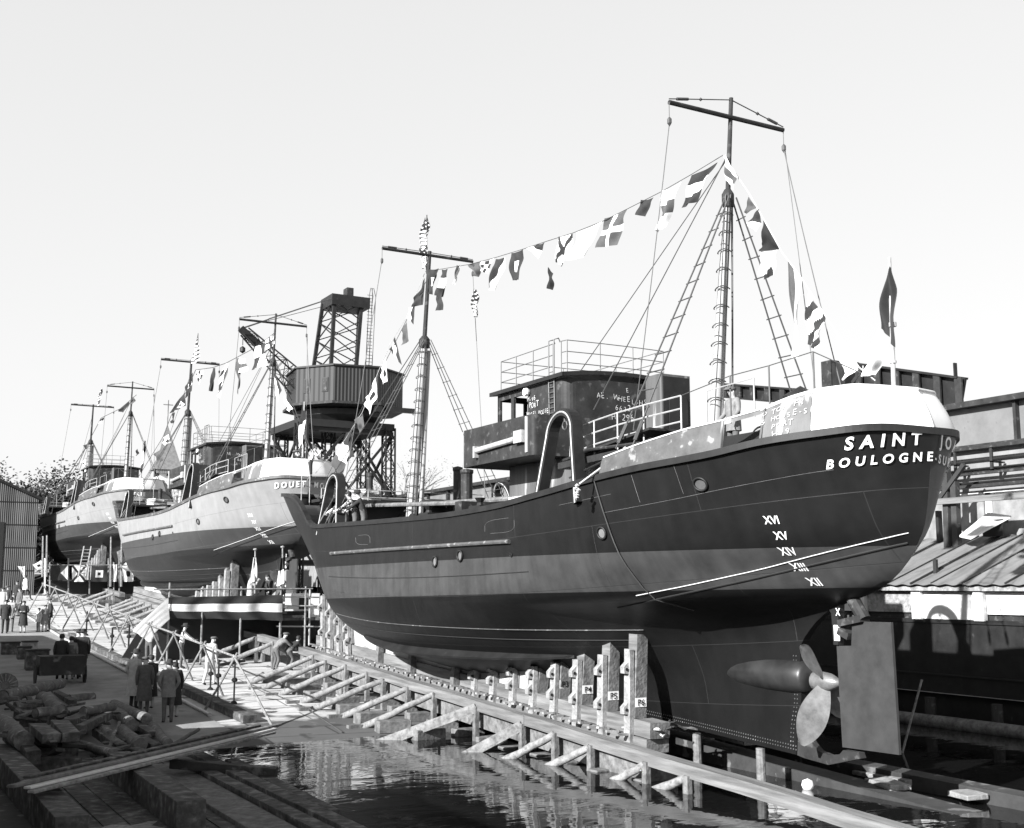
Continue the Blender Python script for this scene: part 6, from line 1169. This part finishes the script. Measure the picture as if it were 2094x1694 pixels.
    for k, sg in (('0', -1), ('1', 1)):          # fingers and thumb
        h_, d_ = J['ha'+k], (J['ha'+k]-J['wr'+k]).normalized(); sd = Vector((0, 1, 0))-d_*d_.y; sd = sd.normalized() if sd.length > .1 else Vector((1, 0, 0)); cu = d_.cross(sd)*sg
        for q in range(4): o = sd*(.024-.016*q); L = (.07, .08, .075, .06)[q]; mb.tube([tr(h_+o), tr(h_+o+d_*L*.5+cu*.006), tr(h_+o+d_*L*.85+cu*.03)], .0095*s, 5, .007*s)
        mb.tube([tr(h_+sd*.02-d_*.04), tr(h_+sd*.06-d_*.01), tr(h_+sd*.065+d_*.03)], .011*s, 5, .008*s)
    mb.m = 3
    for q in (-1, 1): mb.lathe(tr(hd+Vector((.032*q, .088, .018))), [(0, -.006), (.01*s, 0), (0, .006)], 5)              # eyes
    mb.v = [v+base for v in mb.v]; t = thing(name, base, label, 'person', group)
    part('body', mb, [coat, legs, 'skin', 'black'], t, smooth=True, fixn=False)
    def ring(c, rx, ry, n=16): return [c+Vector((rx*math.cos(2*math.pi*i/n), ry*math.sin(2*math.pi*i/n), 0)) for i in range(n)]
    def loft(name_, rows, m_):
        m3 = MB(); n = 16; vs = [tr(p)+base for r in rows for p in r]; m3.add(vs, [(j*n+i, j*n+(i+1) % n, (j+1)*n+(i+1) % n, (j+1)*n+i) for j in range(len(rows)-1) for i in range(n)]+[tuple(range(n-1, -1, -1)), tuple((len(rows)-1)*n+i for i in range(n))]); part(name_, m3, m_, t, smooth=60)
    if longcoat or skirt or not bend:
        zl = .42 if longcoat else (.5 if skirt else .74); m_ = coat if (longcoat or not skirt) else skirt; pv = J['pelvis']
        rows = [ring(up(0, 0, 1.38), .17, .11), ring(up(0, 0, 1.15), .185, .135), ring(up(0, 0, .98), .19, .145)]+[ring(Vector((pv.x, pv.y*(z/.9), z*(hipz/.95))), .19+.07*(.95-z)*(1.6 if longcoat or skirt else .6), .15+.07*(.95-z)*(1.6 if longcoat or skirt else .6)) for z in (.86, (.86+zl)/2, zl)]
        loft('coat' if longcoat or not skirt else 'skirt', rows, m_)
    if hat == 'fedora': c = J['crown']; loft('hat', [ring(c+Vector((0, 0, -.035)), .165, .175), ring(c+Vector((0, 0, -.02)), .165, .175), ring(c+Vector((0, 0, -.015)), .1, .115), ring(c+Vector((0, 0, .06)), .085, .105), ring(c+Vector((0, 0, .085)), .05, .08)], 'cloth_dark')
    elif hat == 'cap': c = J['crown']; loft('cap', [ring(c+Vector((0, .03, -.04)), .11, .14), ring(c+Vector((0, .02, -.02)), .12, .15), ring(c+Vector((0, 0, .03)), .1, .12), ring(c+Vector((0, 0, .045)), .05, .06)], 'cloth_mid')
    else:
        c = J['head']; loft('hair', [ring(c+Vector((0, -.035, -.04)), .085, .07), ring(c+Vector((0, -.025, .03)), .1, .095), ring(c+Vector((0, -.012, .085)), .09, .098), ring(c+Vector((0, -.005, .12)), .05, .06)], hair)
    return t
R0 = math.radians
def at(x, y): return P(x, y)
person(at(342, 1481), R0(-8), 'man in a grey jacket and dark hat seen from behind, rightmost of the group', 1.8, 'cloth_grey', 'cloth_mid', 'fedora', arms=('pocket', 'pocket'))
person(at(355, 1470), R0(10), 'woman in a dark coat half hidden by the grey jacketed man', 1.66, 'cloth_dark', 'cloth_dark', None, skirt='cloth_dark', longcoat=True)
person(at(272, 1452), R0(-60), 'man in a pale overcoat and dark hat turned to the right', 1.82, 'cloth_light', 'cloth_dark', 'fedora', longcoat=True, arms=('pocket', 'front'))
person(at(293, 1462), R0(-10), 'person in a long grey coat seen from behind, middle of the coat group', 1.72, 'cloth_mid', 'cloth_mid', 'cap', longcoat=True)
person(at(306, 1452), R0(25), 'woman in a black coat holding papers, at the right of the coat group', 1.68, 'cloth_dark', 'cloth_dark', None, skirt='cloth_dark', longcoat=True, arms=('front', 'front'))
person(at(122, 1395), R0(-15), 'dark haired person in black, leftmost of four onlookers behind the cart', 1.7, 'cloth_dark', 'cloth_dark')
person(at(142, 1392), R0(-12), 'dark haired woman in a grey top among four onlookers behind the cart', 1.58, 'cloth_grey', 'cloth_mid', skirt='cloth_mid')
person(at(156, 1388), R0(-20), 'man in a dark suit and hat behind his companion, among four onlookers', 1.76, 'cloth_dark', 'cloth_dark', 'fedora')
person(at(165, 1391), R0(-15), 'tall man in a dark suit and wide hat, rightmost of four onlookers', 1.8, 'cloth_dark', 'cloth_dark', 'fedora')
person(at(20, 1294), R0(170), 'man with open pale shirt and hands on hips facing us, far left walkway', 1.76, 'cloth_light', 'cloth_mid', 'fedora', arms=('pocket', 'pocket'))
person(at(9, 1297), R0(165), 'dark clothed person at the very left edge beside the man in the pale shirt', 1.7, 'cloth_dark', 'cloth_dark')
person(at(46, 1296), R0(160), 'woman in a dark coat holding a white bag, far left walkway', 1.64, 'cloth_dark', 'cloth_dark', None, skirt='cloth_dark', longcoat=True, arms=('front', 'front'))
person(at(78, 1294), R0(120), 'child in pale clothes nearest the pipe, left of the other child', 1.25, 'cloth_light', 'cloth_grey')
person(at(90, 1294), R0(185), 'taller child in a grey dress beside the smaller child by the pipe', 1.4, 'cloth_grey', 'cloth_grey', None, skirt='cloth_grey')
person(at(24, 1215), R0(150), 'man in a dark jacket walking beside the far shores', 1.76, 'cloth_dark', 'cloth_mid', walk=.6)
person(at(50, 1228), R0(-70), 'man in a white shirt striding with legs apart on the far slip', 1.76, 'cloth_white', 'cloth_dark', walk=1.2)
person(at(33, 1240), R0(140), 'dark figure standing between the striding man and the woman with the bag', 1.65, 'cloth_dark', 'cloth_dark')
person(at(426, 1402), R0(-60), 'workman in pale overalls leaning among the trestles', 1.74, 'cloth_light', 'cloth_light', 'cap', bend=.25, walk=.5, arms=('reach', 'down'))
person(at(369, 1368), R0(-110), 'workman in a white shirt and hat by the trestle lashings', 1.76, 'cloth_white', 'cloth_mid', 'fedora', arms=('reach', 'reach'), bend=.15)
person(at(303, 1362), R0(-30), 'workman with pale clothes bent over near the stair banner', 1.68, 'cloth_light', 'cloth_mid', 'cap', arms=('reach', 'reach'), bend=.2)
person(at(563, 1373), R0(-75), 'workman in a striped grey jacket stooping over the blocks, left of two', 1.76, 'cloth_grey', 'cloth_mid', 'cap', bend=.8, crouch=.2, arms=('reach', 'reach'))
person(at(590, 1372), R0(-70), 'workman in a dark jacket crouching over the blocks, right of two', 1.74, 'cloth_dark', 'cloth_mid', None, bend=.95, crouch=.35, arms=('reach', 'reach'))
sg = P(512, 1213, Y=49.4); person((sg.x, 49.4, 2.88), R0(-100), 'man in a pale jacket with field glasses on the banner stage', 1.78, 'cloth_light', 'cloth_mid', arms=('face', 'face'), group='people on the stage')
sg = P(549, 1215, Y=49.5); person((sg.x, 49.5, 2.88), R0(120), 'man in a dark suit leaning on the banner stage rail', 1.74, 'cloth_dark', 'cloth_dark', arms=('rail', 'rail'), bend=.12, group='people on the stage')
PW = 'people aboard the trawlers'
sg = P(1500, 860, X=16.3); person((16.3, sg.y, 6.7), R0(85), 'man in a cap and grey jacket at the mizzen on the poop', 1.7, 'cloth_grey', 'cloth_mid', 'cap', arms=('rail', 'rail'), group=PW)
for x, Xw, ct, hat, bd, lb in ((728, 14.0, 'plaid', None, .55, 'workman in a checked shirt bending at the bulwark of the black trawler'), (745, 14.2, 'cloth_dark', 'fedora', .45, 'man in a dark jacket and hat leaning at the bulwark of the black trawler'), (708, 14.1, 'cloth_white', None, .5, 'stooping man in a white shirt behind the checked shirt')):
    q = P(x, 1062, X=Xw); person((Xw, q.y, 5.42), R0(60), lb, 1.78, ct, 'cloth_mid', hat, bend=bd*.7, arms=('reach', 'reach'), group=PW)
sg = P(640, 935, X=16.6); person((16.6, sg.y+.3, 8.35), R0(-110), 'workman in a white vest on the stern of the middle trawler', 1.74, 'cloth_white', 'cloth_dark', bend=.3, arms=('reach', 'face'), group=PW)
sg = P(628, 935, X=16.9); person((16.9, sg.y+.6, 8.35), R0(80), 'dark clothed workman beside the one in the white vest', 1.72, 'cloth_dark', 'cloth_dark', 'cap', bend=.4, arms=('reach', 'reach'), group=PW)

for i, (x, y, ct, lb) in enumerate([(4, 1262, 'cloth_light', 'pale clothed figure at the left edge behind the man in the pale shirt'), (14, 1256, 'cloth_dark', 'dark clothed figure second from left edge'), (38, 1262, 'cloth_mid', 'figure in mid grey standing behind the woman with the bag'), (100, 1292, 'cloth_dark', 'dark clothed person just right of the two children'), (14, 1206, 'cloth_light', 'pale distant figure left of the man in the dark jacket')]):
    person(at(x, y), R0(150-20*i), lb, 1.7, ct, 'cloth_mid', 'cap' if i % 2 else None)
